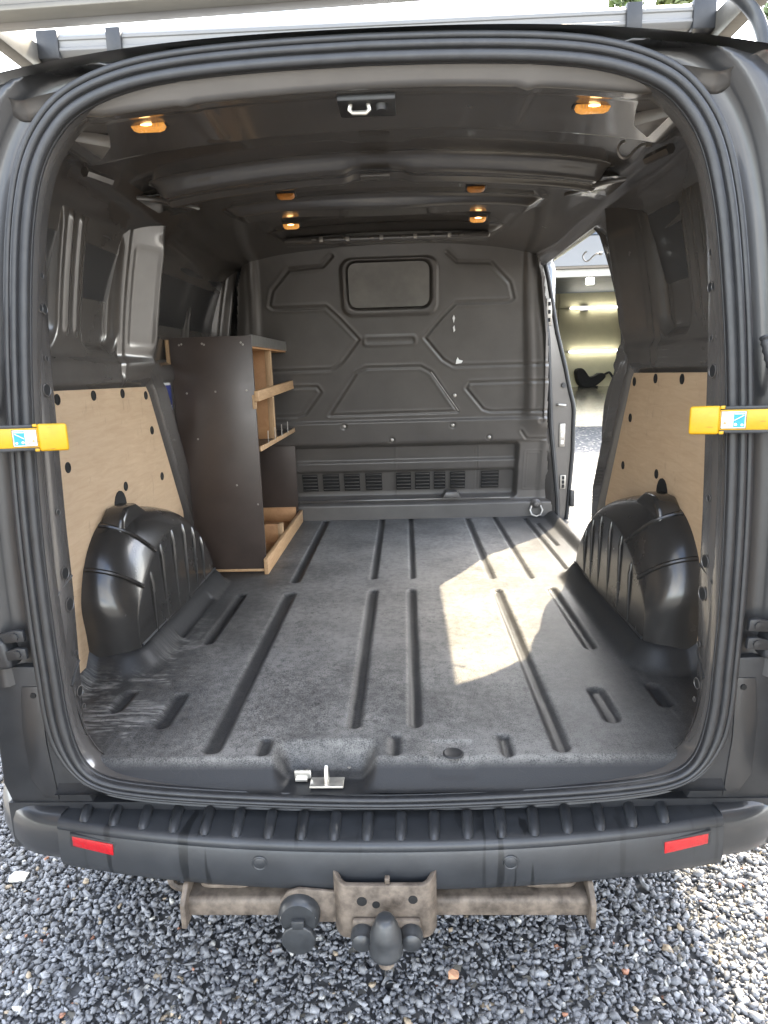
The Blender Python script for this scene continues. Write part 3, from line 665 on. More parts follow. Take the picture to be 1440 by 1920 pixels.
for z0, z1, nm in ((1.00, 1.13, 'latch_plate'), (1.66, 1.80, 'guide_plate'), (.76, .84, 'contact_plate')):
    c0 = onb((z0+z1)/2, .48, .004)
    pl = MB().box(-.016, .016, -.003, .003, -(z1-z0)/2, (z1-z0)/2).build(nm, 'dull_steel', bp_, .006); pl.location = c0
    for k in (-.3, 0, .3): MB().box(-.007, .007, -.0055, -.003, k*(z1-z0)-.010, k*(z1-z0)+.010).build('plate_slot', 'dark_void' if nm != 'latch_plate' else 'white_print', pl)
MB().tube([onb(1.235, .35, .0), onb(1.235, .35, .03), onb(1.23, .6, .035)], .008, 8).build('guide_pin', 'zinc', bp_)
MB().tube([onb(1.34, .72, .002), onb(1.34, .72, .010)], .014, 12).build('buffer', 'rubber_seal', bp_)
MB().box(.985, 1.01, 2.40, 2.44, .66, .76).build('door_buffer', 'rubber_seal', bp_, .006)

# ---- rear bumper
def yb(x): return -.128+.075*(np.abs(x)/.74)**2.2
bumper = empty('rear_bumper', (0, 0, 0)); bumper.parent = van
xb = np.linspace(-.725, .725, 120)
BP = [(.115, .492), (.05, .496), (.014, .4985), (.004, .4980), (-.001, .494), (-.003, .488), (-.0035, .482), (-.001, .478), (-.004, .472), (-.008, .440), (-.007, .408), (-.001, .388), (.012, .378), (.05, .373), (.11, .375)]
X = np.array([xb for _ in BP]); Yq = np.array([yb(xb)+o for o, z in BP]); Zq = np.array([np.full_like(xb, z)+.004*(np.abs(xb)/.72)**2 for o, z in BP])
surf('bumper_face', X, Yq, Zq, 'bumper_plastic', bumper, angle=50)
for k in range(20):
    x = -.665+k*.070
    tb = float(yb(x)); zt = .4985+.004*(abs(x)/.72)**2
    dx = x*.03
    pts = [(x+dx, tb+.095, zt-.004), (x+dx*.5, tb+.050, zt-.002), (x, tb+.016, zt-.001), (x-dx*.1, tb+.009, zt-.004)]
    MB().tube(pts, [.0125, .0125, .0115, .007], 10).build('step_rib', 'bumper_plastic', bumper)
for s in (-1, 1):
    x0, x1 = .590, .688
    q = []
    for x in np.linspace(x0, x1, 6): q.append((x, float(yb(x))))
    R = MB(); n = len(q)
    z0, z1 = .441, .468
    vsq = [(s*x, y-.0085, z0+.002*i) for i, (x, y) in enumerate(q)]+[(s*x, y-.0085, z1+.0015*i) for i, (x, y) in enumerate(q)]
    vsq += [(s*x, y+.004, z0+.002*i) for i, (x, y) in enumerate(q)]+[(s*x, y+.004, z1+.0015*i) for i, (x, y) in enumerate(q)]
    fs = []
    for i in range(n-1): fs += [(i, i+1, n+i+1, n+i), (2*n+i, 3*n+i, 3*n+i+1, 2*n+i+1), (i, 2*n+i, 2*n+i+1, i+1), (n+i, n+i+1, 3*n+i+1, 3*n+i)]
    fs += [(0, n, 3*n, 2*n), (n-1, 3*n-1, 4*n-1, 2*n-1)]
    fr = MB().add([(v[0]*1.0, v[1]+.0016, v[2]) for v in vsq], fs)
    cxm = sum(v[0] for v in vsq)/len(vsq); czm = sum(v[2] for v in vsq)/len(vsq)
    fr.v = [(cxm+(v[0]-cxm)*1.12, v[1], czm+(v[2]-czm)*1.36) for v in fr.v]
    fr.build('reflector_bezel', 'black_plastic', bumper, .002)
    R.add(vsq, fs).build('reflector', 'red_reflector', bumper, .0015)
    sx = s*.262; so_ = MB().lathe([(.0165, -.002), (.0165, .001), (.0145, .0022), (.0125, .0012), (.0105, .0025), (.0, .003)], (sx, float(yb(sx))-.0068, .452), 'y', 22).build('parking_sensor', 'bumper_plastic', bumper)
    # painted corner wrapping round to the body side
    path = crom([(.727, -.052), (.80, -.036), (.868, .004), (.925, .070), (.958, .15), (.974, .26), (.980, .42)], 6)
    Tn = np.gradient(path, axis=0); Tn /= np.linalg.norm(Tn, axis=1)[:, None]; Nn = np.stack([Tn[:, 1], -Tn[:, 0]], 1)
    CP = [(-.10, .395), (-.012, .395), (.0, .405), (.005, .430), (.004, .470), (-.002, .494), (-.014, .505), (-.034, .514), (-.056, .532), (-.068, .58), (-.074, .70), (-.080, .85), (-.11, .86)]
    X = np.array([s*(path[:, 0]+Nn[:, 0]*o) for o, z in CP]); Yq = np.array([path[:, 1]+Nn[:, 1]*o for o, z in CP]); Zq = np.array([np.where(z > .506, .506+(z-.506)*sst(.775, .835, path[:, 0]), z) for o, z in CP])
    surf('bumper_corner', X, Yq, Zq, 'corner_paint', bumper, flip=(s < 0), angle=60)
    c = path[9]; MB().lathe([(.0165, -.003), (.0165, .001), (.0145, .0025), (.0125, .0012), (.0, .002)], (0, 0, 0), 'y', 20).build('parking_sensor', 'body_paint', bumper)
    o = bumper.children[-1]; o.location = (s*(c[0]+.004), c[1]-.004, .452); o.rotation_euler.z = s*rad(38)
    # black filler panel between the seal and the corner
    MB().prism([(.66, .500), (.850, .500), (.868, .56), (.862, .78), (.850, .848), (.735, .845), (.735, .70), (.70, .60)], -.006, .03, lambda p, d: (s*p[0], d+.0, p[1])).build('corner_filler', 'black_plastic', van, .006)
    MB().prism([(.742, .520), (.775, .530), (.800, .575), (.802, .700), (.794, .775), (.790, .800), (.750, .800), (.752, .66)], -.0095, -.004, lambda p, d: (s*p[0], d, p[1])).build('filler_panel', 'gutter_paint', van, .002)
    MB().lathe([(.007, 0), (.006, .003), (.0, .003)], (s*.765, -.0095, .780), 'y', 10).build('filler_clip', 'dark_void', van)

# tail lamps
for s in (-1, 1):
    t_ = MB().prism([(.86, .88), (.93, .90), (.945, 1.25), (.915, 1.62), (.85, 1.62), (.855, 1.25)], -.012, .14, lambda p, d: (s*p[0], d, p[1])).build('tail_lamp', 'red_lens', van, .012, seg=3)
    MB().prism([(.79, .85), (.86, .845), (.865, .90), (.85, .925), (.80, .915)], -.030, .02, lambda p, d: (s*p[0], d, p[1])).build('hinge_cover', 'black_plastic', van, .01, seg=3)

# ---- tow bar
tow = empty('tow_bar', (0, 0, 0)); tow.parent = van
MB().prism([(-.115, .300), (-.115, .335), (-.108, .343), (.01, .350), (.01, .300)], -.435, .435, lambda p, d: (d, p[0]+.01, p[1])).build('cross_beam', 'weathered_steel', tow, .006)
for s in (-1, 1):
    MB().prism([(-.135, .285), (-.135, .345), (-.10, .372), (.02, .375), (.02, .285)], .432, .444, lambda p, d: (s*d, p[0]+.01, p[1])).build('beam_end_plate', 'weathered_steel', tow, .003)
    MB().prism([(x*.062+.355, y*.036-.045) for x, y in [(math.copysign(abs(math.cos(a))**.5, math.cos(a)), math.copysign(abs(math.sin(a))**.5, math.sin(a))) for a in np.linspace(0, 2*math.pi, 24, endpoint=False)]], .349, .358, lambda p, d: (s*p[0], p[1], d)).build('mount_ring', 'weathered_steel', tow, .002)
    MB().prism([(x*.045+.355, y*.022-.045) for x, y in [(math.copysign(abs(math.cos(a))**.5, math.cos(a)), math.copysign(abs(math.sin(a))**.5, math.sin(a))) for a in np.linspace(0, 2*math.pi, 24, endpoint=False)]], .3582, .361, lambda p, d: (s*p[0], p[1], d)).build('mount_hole', 'dark_void', tow)
# folded centre bracket: plan profile swept in z
pp = crom([(-.108, -.135), (-.100, -.150), (-.088, -.162), (-.06, -.164), (0, -.164), (.06, -.164), (.088, -.162), (.100, -.150), (.108, -.135)], 4)
pp_in = pp*np.array([.93, 1])+np.array([0, .012])
zt, zb_ = .428, .302
V = []; 
for q, z in ((pp, zb_), (pp, zt), (pp_in, zt), (pp_in, zb_)):
    for x, y in q:
        lift = .014*max(0, (abs(x)-.080)/.028) if z == zt else -.0
        V.append((x, y, z+lift))
n = len(pp); fs = []
for r_ in range(4):
    for i in range(n-1): fs.append((r_*n+i, r_*n+i+1, ((r_+1) % 4)*n+i+1, ((r_+1) % 4)*n+i))
fs += [(0, n, 2*n, 3*n), (n-1, 4*n-1, 3*n-1, 2*n-1)]
brk = MB().add(V, fs).build('ball_bracket', 'weathered_steel', tow, .0025)
for x, z, r_ in ((-.047, .392, .0105), (-.018, .384, .0080), (.058, .396, .0095)):
    MB().cyl((x, -.1655, z), (x, -.1630, z), r_, r_, 16).build('bolt_hole', 'dark_void', tow)
MB().box(.001, .011, -.160, -.148, .428, .441).build('bracket_tab', 'weathered_steel', tow, .0015)
MB().box(-.068, .074, -.176, -.164, .300, .356).build('flange_plate', 'weathered_steel', tow, .006)
MB().lathe([(.0, .0), (.031, .0), (.034, .004), (.034, .010), (.032, .014), (.0315, .042), (.029, .052), (.021, .074), (.017, .081), (.012, .084), (.0, .084)], (.003, -.222, .326), 'z', 28).build('tow_ball_cap', 'cap_plastic', tow)
MB().cyl((.003, -.222, .300), (.003, -.222, .328), .016, .014, 14).build('tow_ball_neck', 'weathered_steel', tow)
for s in (-1, 1):
    MB().lathe([(.024, .0), (.024, .012), (.020, .020), (.020, .026), (.012, .032), (.0, .032)], (.003+s*.050, -.176, .326), 'y', 20).build('bolt_cap', 'cap_plastic', tow)
# socket
MB().prism([(-.225, .33), (-.222, .372), (-.205, .392), (-.18, .400), (-.10, .392), (-.10, .318), (-.14, .318), (-.16, .300), (-.20, .300)], -.140, -.132, lambda p, d: (p[0], d, p[1])).build('socket_plate', 'weathered_steel', tow, .002)
sk = MB().lathe([(.0, .0), (.044, .0), (.044, .012), (.040, .020), (.036, .024), (.0, .024)], (-.181, -.140, .345), 'y', 24).build('socket_body', 'cap_plastic', tow)
MB().prism([(-.181+.036*math.cos(a), .303+.036*math.sin(a)) for a in np.linspace(rad(112), rad(428), 12)], -.176, -.158, lambda p, d: (p[0], d, p[1]-(d+.165)*.3)).build('socket_lid', 'cap_plastic', sk, .004, seg=3)
MB().box(-.194, -.167, -.176, -.16, .332, .352).build('lid_spring', 'cap_plastic', sk, .003)
for x in (-.213, -.150): MB().lathe([(.006, 0), (.006, .003), (.0, .004)], (x, -.160, .350), 'y', 10).build('socket_screw', 'zinc', sk)
MB().tube(crom([(-.50, -.02, .36), (-.495, -.03, .325), (-.475, -.035, .312), (-.45, -.035, .318), (-.435, -.03, .33)], 5), .009, 8).build('towing_eye', 'weathered_steel', tow)

# ---- rear doors
def rear_door(s):
    h = Vector((s*.890, -.015, 0)); ang = rad(97)
    d = empty('rear_door', h); d.parent = van; d.rotation_euler.z = s*(ang-rad(90)) if s > 0 else s*(ang-rad(90))
    # local frame: door runs along -y from the hinge, inner face towards the bay (-s*x)
    P = [(-.012, .53), (-.045, .50), (-.62, .49), (-.69, .52), (-.70, 1.90), (-.62, 1.99), (-.20, 1.975), (-.10, 1.92), (-.05, 1.78), (-.012, 1.45)]
    MB().prism(P, .0, .045, lambda p, q: (s*(q-.01), p[0], p[1])).build('door_shell', 'body_paint', d, .010, seg=3)
    P2 = [(-.07, .58), (-.62, .56), (-.63, 1.30), (-.07, 1.30)]
    MB().prism(P2, -.0115, .0, lambda p, q: (s*(q-.01), p[0], p[1])).build('door_trim', 'lining_ply', d)
    P3 = [(-.12, 1.38), (-.62, 1.38), (-.61, 1.86), (-.24, 1.88), (-.15, 1.80)]
    MB().prism(P3, -.006, .0, lambda p, q: (s*(q-.01), p[0], p[1])).build('door_recess', 'inner_paint', d)
    for z in (.905, 1.60):
        MB().box(s*-.06 if s > 0 else -.0, 0 if s > 0 else .06, -.05, .02, z-.02, z+.02).build('hinge', 'dull_steel', d, .004)
    return d
rear_door(-1); rear_door(1)
for s in (-1, 1):
    for z in (.925, .885):
        MB().prism([(.755, z-.012), (.80, z-.016), (.81, z+.004), (.775, z+.014), (.757, z+.012)], -.028, -.016, lambda p, d: (s*p[0], d, p[1])).build('hinge_leaf', 'black_plastic', van, .003)
        MB().lathe([(.009, 0), (.009, .004), (.0, .005)], (s*.775, -.028, z), 'y', 8).build('hinge_bolt', 'black_plastic', van)
    # wiring conduit between post and door
    pth = crom([(.752, .0, 1.50), (.765, -.015, 1.44), (.785, -.035, 1.40), (.815, -.05, 1.40), (.84, -.055, 1.44)], 10)
    cd = MB(); rs = [.011+.0022*(k % 2) for k in range(len(pth))]; cd.tube([(s*p[0], p[1], p[2]) for p in pth], rs, 10).build('wiring_conduit', 'rubber_seal', van)
    # yellow door check strap
    st = empty('check_strap', (0, 0, 0)); st.parent = van
    A = Vector((s*.628, -.004, 1.343)); Bq = Vector((s*.86, -.15, 1.353)); dirv = (Bq-A).normalized(); side = Vector((0, 0, 1)); nrm = -dirv.cross(side)*s
    Ms = Matrix(((dirv.x, nrm.x, 0, A.x), (dirv.y, nrm.y, 0, A.y), (dirv.z, nrm.z, 1, A.z), (0, 0, 0, 1)))
    MB().box(-.004, .262, -.003, .003, -.019, .019, Ms).build('strap_bar', 'yellow_paint', st, .001)
    MB().box(.043, .262, -.002, .006, .019, .0255, Ms).box(.043, .262, -.002, .006, -.0255, -.019, Ms).build('strap_edge', 'black_plastic', st, .001)
    Mc = Ms.copy()
    cl = MB().box(-.010, .044, -.0085, .010, -.027, .027, Ms); cl.build('strap_clip', 'yellow_paint', st, .005, seg=3)
    MB().box(.044, .052, -.006, .004, .021, .027, Ms).box(.044, .052, -.006, .004, -.027, -.021, Ms).build('clip_lip', 'yellow_paint', st, .0012)
    f = -.0032
    stk = MB().box(.046, .089, f-.0006, f, -.0165, .0165, Ms).build('strap_sticker', 'black_plastic', st)
    MB().box(.047, .088, f-.0010, f-.0005, -.0155, .0155, Ms).build('sticker_paper', 'white_print', stk)
    MB().box(.0675, .0865, f-.0014, f-.0009, -.014, .014, Ms).build('sticker_blue', 'blue_print', stk)
    g = f-.0018
    MB().box(.0685, .0855, g, g+.0005, .0105, .0122, Ms).build('sticker_mark', 'white_print', stk)
    q = MB(); 
    a0, a1 = (Vector((.069, g, -.001)), Vector((.085, g, .0085)))
    q.tube([Ms @ a0, Ms @ a1], .0008, 4); q.build('sticker_mark', 'white_print', stk)
    MB().cyl(Ms @ Vector((.0715, g+.0003, -.0085)), Ms @ Vector((.0715, g, -.0085)), .0026, .0026, 10).build('sticker_mark', 'white_print', stk)
    MB().cyl(Ms @ Vector((.0825, g+.0003, -.0095)), Ms @ Vector((.0825, g, -.0095)), .0024, .0024, 10).build('sticker_mark', 'white_print', stk)
    for z in (.0125, .009, .0055): MB().box(.051, .065, g+.0003, g+.0006, z-.0005, z+.0005, Ms).build('sticker_mark', 'grey_print', stk)
    for x, z, m in ((.053, -.006, 'raw_timber'), (.060, -.0105, 'grey_print')):
        MB().cyl(Ms @ Vector((x, g+.0005, z)), Ms @ Vector((x, g, z)), .0028, .0028, 10).build('sticker_mark', m, stk)

# ------------------------------------------------------------------ shelving unit
sh = empty('shelf_unit', (-.72, 1.93, F), 'dark brown plywood shelf unit with raw timber edging standing in the load bay', 'shelf')
def shp(mb, name, m, bevel=.0012, parent=None):
    o = mb.build(name, m, parent or sh, bevel, angle=30)
    if parent is None: o.location = -Vector(sh.location)
    return o
x0, x1, y0, y1, z0, z1 = -.895, -.556, 1.450, 2.415, .606, 1.605
end = shp(MB().box(x0, x1, y0, y0+.012, z0+.012, z1), 'end_panel', 'film_plywood')
for x, z in ((-.855, 1.575), (-.845, 1.578), (-.76, 1.578), (-.752, 1.574), (-.60, 1.578), (-.592, 1.57), (-.84, 1.38), (-.72, 1.384), (-.59, 1.386), (-.81, 1.19), (-.66, .99), (-.575, .905)):
    MB().lathe([(.0045, 0), (.004, .0015), (.0, .0018)], (x, y0-.0003, z), 'y', 8).build('screw_head', 'dull_steel', end)
shp(MB().box(x0, x1+.006, y0-.002, y0+.014, z0, z0+.012), 'edge_strip', 'raw_timber')
shp(MB().box(x0, x1-.006, y1-.012, y1, z0+.012, z1-.03), 'end_panel', 'film_plywood')
shp(MB().box(x0, x0+.010, y0+.012, y1-.012, z0+.012, z1-.04), 'back_panel', 'film_plywood')
shp(MB().box(x0+.01, x1-.02, y0+.012, y1-.012, z0+.0, z0+.012), 'bottom_board', 'bare_ply')
shp(MB().box(x0+.01, x1-.004, y0+.012, y1-.012, z1-.050, z1-.038), 'top_board', 'bare_ply')
shp(MB().box(x1-.010, x1+.002, y0+.002, y1-.004, z1-.042, z1+.004), 'top_rail', mat('grey_film', (.13, .125, .115), .4))
shp(MB().box(x0+.01, x1-.004, y0+.012, y1-.012, 1.132, 1.144), 'shelf_board', 'film_plywood')
shp(MB().box(x1-.004, x1+.005, y0+.03, y1, 1.128, 1.150), 'shelf_edge', 'timber_upright')
shp(MB().box(x0+.02, x1-.03, 1.86, 1.872, 1.144, z1-.05), 'divider', 'bare_ply')
shp(MB().box(x1-.032, x1-.006, 1.850, 1.885, 1.144, z1-.05), 'divider_post', 'timber_upright')
shp(MB().box(x0+.012, x0+.022, y0+.012, 1.86, 1.144, z1-.05), 'inner_back', 'bare_ply')
M = Matrix.Translation((x1+.001, y0-.02, 1.362)) @ Matrix.Rotation(rad(1.6), 4, 'X')
shp(MB().box(0, .018, 0, y1-y0+.045, -.022, .022, M), 'retaining_slat', 'raw_timber', .002)
M2 = Matrix.Translation((x1-.012, y0+.004, 1.345))
shp(MB().box(0, .014, -.010, .012, -.036, .022, M2), 'slat_block', 'timber_upright', .002)
shp(MB().box(x1-.004, x1+.014, y0-.035, y1+.01, z0-.004, z0+.066), 'retaining_slat', 'raw_timber', .002)
shp(MB().box(x0+.05, x1-.02, 1.90, 1.915, z0+.012, z0+.105), 'low_divider', 'bare_ply')
shp(MB().box(x1-.030, x1-.006, 1.89, 1.925, z0+.012, z0+.11), 'low_post', 'timber_upright', .002)
shp(MB().box(x0+.01, x1-.02, y1-.03, y1-.014, z0+.012, z0+.09), 'low_back', 'bare_ply')
for za, zb2, dx in ((1.345, 1.598, 0.0), (.985, 1.300, -.010), (.62, .900, -.012)):
    shp(MB().box(x0-.018+dx*.3, x0-.002+dx*.3, y0-.001, y0+.02, za, zb2), 'spacer_batten', 'timber_upright', .0015)
shp(MB().box(x0-.030, x0-.010, y0+.02, y0+.06, .78, 1.05), 'spacer_batten', 'timber_upright', .0015)
for y in (1.60, 1.76, 1.93, 2.10, 2.40):
    shp(MB().tube([(x1-.015, y, 1.146), (x1+.012, y, 1.150), (x1+.013, y, 1.205)], .0025, 6), 'wire_peg', 'zinc', 0)

# ------------------------------------------------------------------ roof rack
rk = empty('roof_rack', (0, .9, 2.09), 'aluminium ladder rack with white cross bars fixed on the van roof', 'roof rack')
def rkp(mb, name, m, bevel=.0, seg=2):
    o = mb.build(name, m, rk, bevel, seg=seg); o.location = -Vector(rk.location); return o
def bar_profile(cy, cz, w, h):
    return [(cy-w, cz-h*.55), (cy-w*.98, cz-h*.30), (cy-w*.90, cz-h*.26), (cy-w*.90, cz+h*.28), (cy-w, cz+h*.34), (cy-w*.98, cz+h*.62), (cy-w*.6, cz+h), (cy+w*.6, cz+h), (cy+w, cz+h*.5), (cy+w, cz-h*.6), (cy+w*.5, cz-h), (cy-w*.6, cz-h)]
rkp(MB().prism(bar_profile(.155, 2.185, .030, .036), -.95, .95, lambda p, d: (d, p[0], p[1]+.022*(d+.6))), 'rear_bar', 'aluminium', .003)
rkp(MB().prism(bar_profile(.50, 2.255, .022, .026), -.775, .80, lambda p, d: (d, p[0], p[1])), 'cross_bar', 'white_aluminium', .003)
rkp(MB().prism(bar_profile(1.75, 2.27, .022, .024), -.78, .80, lambda p, d: (d, p[0], p[1])), 'cross_bar', 'white_aluminium', .003)
for s in (-1, 1):
    rkp(MB().prism([(-.020, -.030), (.020, -.030), (.020, .03), (-.020, .03)], 0, 1, lambda p, d: (s*(.835)+p[0], .10+2.2*d, 2.225+p[1]+.03*d)), 'side_rail', 'aluminium', .004)
    rkp(MB().box(s*.625-.019, s*.625+.019, .472, .528, 2.224, 2.286), 'rubber_band', 'black_plastic', .004)
    rkp(MB().box(s*.790-.028, s*.790+.028, .474, .526, 2.222, 2.288), 'corner_joint', 'black_plastic', .006)
    for y in (.52, 1.75): rkp(MB().box(s*.80-.012, s*.80+.012, y-.012, y+.012, 1.99, 2.23), 'leg', 'black_plastic', .003)
    rkp(MB().box(s*.835-.018, s*.835+.018, 1.20, 1.26, 2.02, 2.22), 'leg', 'black_plastic', .003)
rkp(MB().tube(crom([(.69, .15, 2.16), (.728, .15, 2.132), (.757, .145, 2.095), (.771, .13, 2.035), (.775, .12, 1.98)], 6), .013, 10), 'roller_bracket', 'cap_plastic')

# ------------------------------------------------------------------ garage across the yard
GY, GZ = 10.5, .37
g = empty('garage', (3.2, GY, GZ), 'pale grey flat roofed garage with its lit bay standing open behind the van', 'garage')
def gp(mb, name, m, bevel=0, parent=None):
    o = mb.build(name, m, parent or g, bevel, smooth=False)
    if parent is None: o.location = -Vector(g.location)
    return o
zl, zt = 2.96, 3.56
for k in range(-2, 6):
    xa = 2.05+k*1.45; gp(MB().box(xa+.006, xa+1.444, GY-.03, GY+.15, zl+.07, zt-.06), 'fascia_panel', 'grey_cladding', .004)
gp(MB().box(-.9, 10.8, GY-.05, GY+.25, zt-.055, zt+.12), 'roof_edge', 'slate_trim', .01)
gp(MB().box(-.85, 10.7, GY+.12, GY+9.9, zt-.02, zt+.08), 'roof', 'slate_trim')
gp(MB().box(-.85, 10.7, GY-.02, GY+.16, zl+.03, zl+.068), 'lintel', mat('dark_trim', (.12, .10, .075), .5))
gp(MB().box(.5, 6.6, GY+.03, GY+.14, zl-.10, zl+.03), 'door_head', 'lamp_body', .01)
gp(MB().box(-.85, .5, GY-.02, GY+.18, 0, zl+.03), 'front_wall', 'grey_cladding'); gp(MB().box(6.6, 10.7, GY-.02, GY+.18, 0, zl+.03), 'front_wall', 'grey_cladding')
V = [(-.85, GY+.0, GZ-.005), (10.7, GY+.0, GZ-.005), (10.7, GY+9.9, .715), (-.85, GY+9.9, .715), (-.85, GY, -.2), (10.7, GY, -.2), (10.7, GY+9.9, -.2), (-.85, GY+9.9, -.2)]
gp(MB().add(V, [(0, 1, 2, 3), (4, 7, 6, 5), (0, 4, 5, 1), (1, 5, 6, 2), (2, 6, 7, 3), (3, 7, 4, 0)]), 'floor_slab', 'concrete_floor')
WY = GY+9.75
for i, (za, zb3) in enumerate(((.70, 1.78), (1.80, 3.08), (3.10, 3.56))):
    for xa in (-.8, 1.35, 3.10, 4.87, 6.9, 8.9):
        xe = {-.8: 1.33, 1.35: 3.08, 3.10: 4.85, 4.87: 6.88, 6.9: 8.88, 8.9: 10.6}[xa]
        gp(MB().box(xa, xe, WY, WY+.1, za, zb3), 'wall_panel', 'cream_panel', .006)
gp(MB().box(-.85, 10.7, WY+.06, WY+.2, 0, 3.56), 'back_wall', mat('joint_tan', (.30, .27, .17), .6))
gp(MB().box(-.85, -.7, GY+.18, WY, 0, 3.56), 'side_wall', 'cream_panel'); gp(MB().box(10.55, 10.7, GY+.18, WY, 0, 3.56), 'side_wall', 'cream_panel')
gp(MB().box(5.5, 5.75, WY-.06, WY, 3.0, 3.16), 'wall_vent', 'grey_print', .01)
gp(MB().cyl((3.36, GY+.6, 2.80), (3.36, GY+.6, 2.90), .07, .07, 14), 'bulkhead_light', 'tube_glow')
for i, (z, y) in enumerate(((3.09, WY-.06), (1.79, WY-.06))):
    tl = empty('tube_light', (5.95, y, z), ['upper', 'lower'][i]+' of the two glowing tube lights on the cream garage wall', 'tube light', 'tube lights on the garage wall')
    MB().box(-.80, .80, .012, .05, -.035, .035).build('housing', 'lamp_body', tl, .008)
    MB().cyl((-.74, -.008, 0), (.74, -.008, 0), .032, .032, 12).build('tube', 'tube_glow', tl)
cs = empty('child_seat', (5.72, WY-.5, .69), 'black padded seat lying on the garage floor by the cream wall', 'seat')
P = crom([(-.42, .42), (-.40, .55), (-.28, .60), (-.16, .52), (-.02, .34), (.14, .36), (.30, .44), (.44, .40), (.46, .30), (.30, .14), (.10, .02), (-.16, .0), (-.34, .14)], 4, True)
MB().prism([tuple(p) for p in P], -.2, .2, lambda p, d: (p[0], d, p[1])).build('shell', 'seat_fabric', cs, .05, seg=3)
MB().tube(crom([(.40, 0, .34), (.58, 0, .44), (.66, 0, .40), (.84, 0, .12)], 4), .035, 8).build('handle', 'seat_fabric', cs)
MB().box(-.30, .26, -.14, .14, .0, .05).build('base', 'seat_fabric', cs, .02)

# ------------------------------------------------------------------ trees behind the garage
def tree(loc, h, r, label, leafmat, seed, nleaf=5200):
    rg = np.random.default_rng(seed); t = empty('tree', loc, label, 'tree', 'trees beyond the garage')
    tr = MB(); base = Vector((0, 0, 0)); top = Vector((rg.normal()*.3, rg.normal()*.3, h*.72))
    tr.tube([base, Vector((.1, .05, h*.3)), top], [.03*h, .022*h, .006*h], 8)
    cl = []
    for k in range(15):
        a = rg.uniform(0, 2*math.pi); f = rg.uniform(.38, .98); rr_ = r*rg.uniform(.35, .95)*math.sin(min(1, (1.15-f)*2.2)*1.57)
        c = Vector((math.cos(a)*rr_, math.sin(a)*rr_, h*f*.93)); cl.append((c, r*rg.uniform(.26, .46)))
        st = Vector((0, 0, h*f*.55)); tr.tube([st, (st+c)/2+Vector((0, 0, -.2)), c], [.010*h, .006*h, .002*h], 5)
    cl.append((Vector((0, 0, h*.92)), r*.35))
    tr.build('trunk', 'bark', t)
    k = rg.integers(0, len(cl), nleaf); C0 = np.array([list(c[0]) for c in cl])[k]; R0 = np.array([c[1] for c in cl])[k]
    d = rg.normal(size=(nleaf, 3)); d /= np.linalg.norm(d, axis=1)[:, None]; P = C0+d*(R0*rg.uniform(.25, 1.05, nleaf)**.6)[:, None]
    u = rg.normal(size=(nleaf, 3)); u /= np.linalg.norm(u, axis=1)[:, None]; w = np.cross(u, rg.normal(size=(nleaf, 3))); w /= np.linalg.norm(w, axis=1)[:, None]
    s = rg.uniform(.10, .21, nleaf)[:, None]*h/11
    co = np.stack([P-u*s, P+w*s*.45, P+u*s, P-w*s*.45], 1).reshape(-1, 3)
    me = bpy.data.meshes.new('crown'); me.vertices.add(len(co)); me.vertices.foreach_set('co', co.astype(np.float32).ravel())
    me.loops.add(nleaf*4); me.polygons.add(nleaf); me.loops.foreach_set('vertex_index', np.arange(nleaf*4, dtype=np.int32)); me.polygons.foreach_set('loop_start', np.arange(0, nleaf*4, 4, dtype=np.int32)); me.update(calc_edges=True)
    finish(me, 'crown', leafmat, t, False)
tree((3.9, 28, .9), 13.9, 1.5, 'slim leafy tree alone at the top centre above the rack bar', 'leaf_olive', 3)
tree((8.9, 28, .9), 14.9, 2.0, 'full green tree left of the two standing over the rack at upper right', 'leaf_green', 5)
tree((11.0, 29, .9), 15.6, 2.0, 'yellow green tree right of the full one over the rack at upper right', 'leaf_olive', 8)
tree((14.6, 28, .9), 14.2, 2.2, 'tree at the far upper right behind the rack end', 'leaf_green', 14)
tree((7.6, 28, .9), 7.6, 2.8, 'low bushy tree showing above the garage roof through the side door', 'leaf_green', 11, 6500)

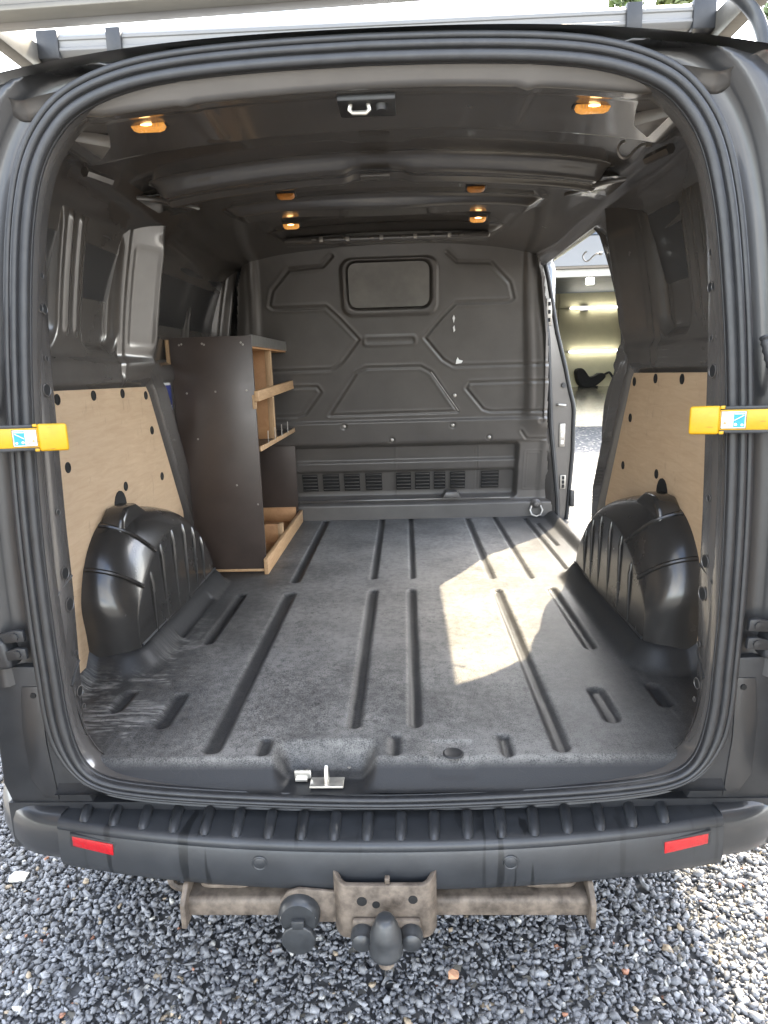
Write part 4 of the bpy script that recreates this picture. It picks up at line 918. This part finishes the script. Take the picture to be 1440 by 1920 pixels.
# ------------------------------------------------------------------ gravel
def rock(rg, n=9):
    bm = bmesh.new()
    for _ in range(n):
        v = rg.normal(size=3); v /= np.linalg.norm(v); bm.verts.new(v*rg.uniform(.8, 1.1))
    bmesh.ops.convex_hull(bm, input=bm.verts[:]); 
    loose = [v for v in bm.verts if not v.link_faces]; bmesh.ops.delete(bm, geom=loose, context='VERTS')
    bmesh.ops.triangulate(bm, faces=bm.faces[:]); bmesh.ops.recalc_face_normals(bm, faces=bm.faces[:]); bm.verts.index_update()
    V = np.array([v.co[:] for v in bm.verts]); Fc = np.array([[v.index for v in f.verts] for f in bm.faces]); bm.free(); return V, Fc
rocks = [rock(rng, 10) for _ in range(14)]
def scatter(n, xr, yr, smin, smax):
    co = []; fa = []; cl = []; off = 0
    P = np.stack([rng.uniform(*xr, n), rng.uniform(*yr, n)], 1)
    kinds = rng.integers(0, len(rocks), n)
    for k, (V, Fc) in enumerate(rocks):
        idx = np.where(kinds == k)[0]; m = len(idx)
        if not m: continue
        S = np.clip(np.exp(rng.normal(math.log(.0082), .34, m)), smin, smax); sc = np.stack([S*rng.uniform(.8, 1.35, m), S*rng.uniform(.6, 1.0, m), S*rng.uniform(.42, .8, m)], 1)
        A = rng.uniform(0, 2*math.pi, m); tl = rng.normal(0, .4, m)
        L = V[None]*sc[:, None, :]
        c, s = np.cos(tl)[:, None], np.sin(tl)[:, None]; L = np.stack([L[..., 0], L[..., 1]*c-L[..., 2]*s, L[..., 1]*s+L[..., 2]*c], -1)
        c, s = np.cos(A)[:, None], np.sin(A)[:, None]; L = np.stack([L[..., 0]*c-L[..., 1]*s, L[..., 0]*s+L[..., 1]*c, L[..., 2]], -1)
        z = gz(P[idx, 1])-.008+S*.25+rng.uniform(0, .010, m)
        L = L+np.stack([P[idx, 0], P[idx, 1], z], 1)[:, None, :]
        co.append(L.reshape(-1, 3)); fa.append((Fc[None]+(np.arange(m)*len(V))[:, None, None]+off).reshape(-1, 3)); off += m*len(V)
        gsh = rng.normal(.225, .050, m).clip(.10, .38); col = np.stack([gsh*.98, gsh*.99, gsh*1.02], 1)
        pick = rng.random(m); col[pick < .018] = (.60, .58, .52); w = (pick > .018) & (pick < .030); col[w] = (.42, .33, .22); w = (pick > .03) & (pick < .035); col[w] = (.40, .18, .10)
        cl.append(np.repeat(np.concatenate([col, np.ones((m, 1))], 1), len(V), 0))
    co = np.concatenate(co); fa = np.concatenate(fa); cl = np.concatenate(cl)
    me = bpy.data.meshes.new('gravel'); me.vertices.add(len(co)); me.vertices.foreach_set('co', co.astype(np.float32).ravel())
    me.loops.add(len(fa)*3); me.polygons.add(len(fa)); me.loops.foreach_set('vertex_index', fa.ravel().astype(np.int32)); me.polygons.foreach_set('loop_start', np.arange(0, len(fa)*3, 3, dtype=np.int32)); me.update(calc_edges=True)
    at = me.attributes.new('tint', 'FLOAT_COLOR', 'POINT'); at.data.foreach_set('color', cl.astype(np.float32).ravel())
    return finish(me, 'gravel', 'gravel_stone', None, False)
tag(scatter(96000, (-1.9, 1.9), (-.70, 1.32), .0040, .018), 'loose grey crushed stone gravel round the van', 'gravel', None, 'stuff')

def stone(name, loc, size, m, label, seed, rz=0):
    V, Fc = rock(np.random.default_rng(seed), 16); V = V*np.array(size)
    o = raw(name, V, [tuple(f) for f in Fc], m, None, False); o.location = loc; o.rotation_euler.z = rz
    tag(o, label, 'stone', 'odd coloured stones in the gravel'); return o
stone('loose_stone', (-1.105, .335, .022), (.038, .026, .014), 'pale_stone', 'flat white stone on the gravel left of the bumper', 21, .6)
stone('loose_stone', (-1.13, .50, .030), (.026, .020, .014), 'terracotta_stone', 'orange stone on the gravel below the left bumper corner', 22, .2)
stone('loose_stone', (.152, .02, .014), (.017, .015, .012), 'terracotta_stone', 'tan stone on the gravel right of the tow ball', 23)
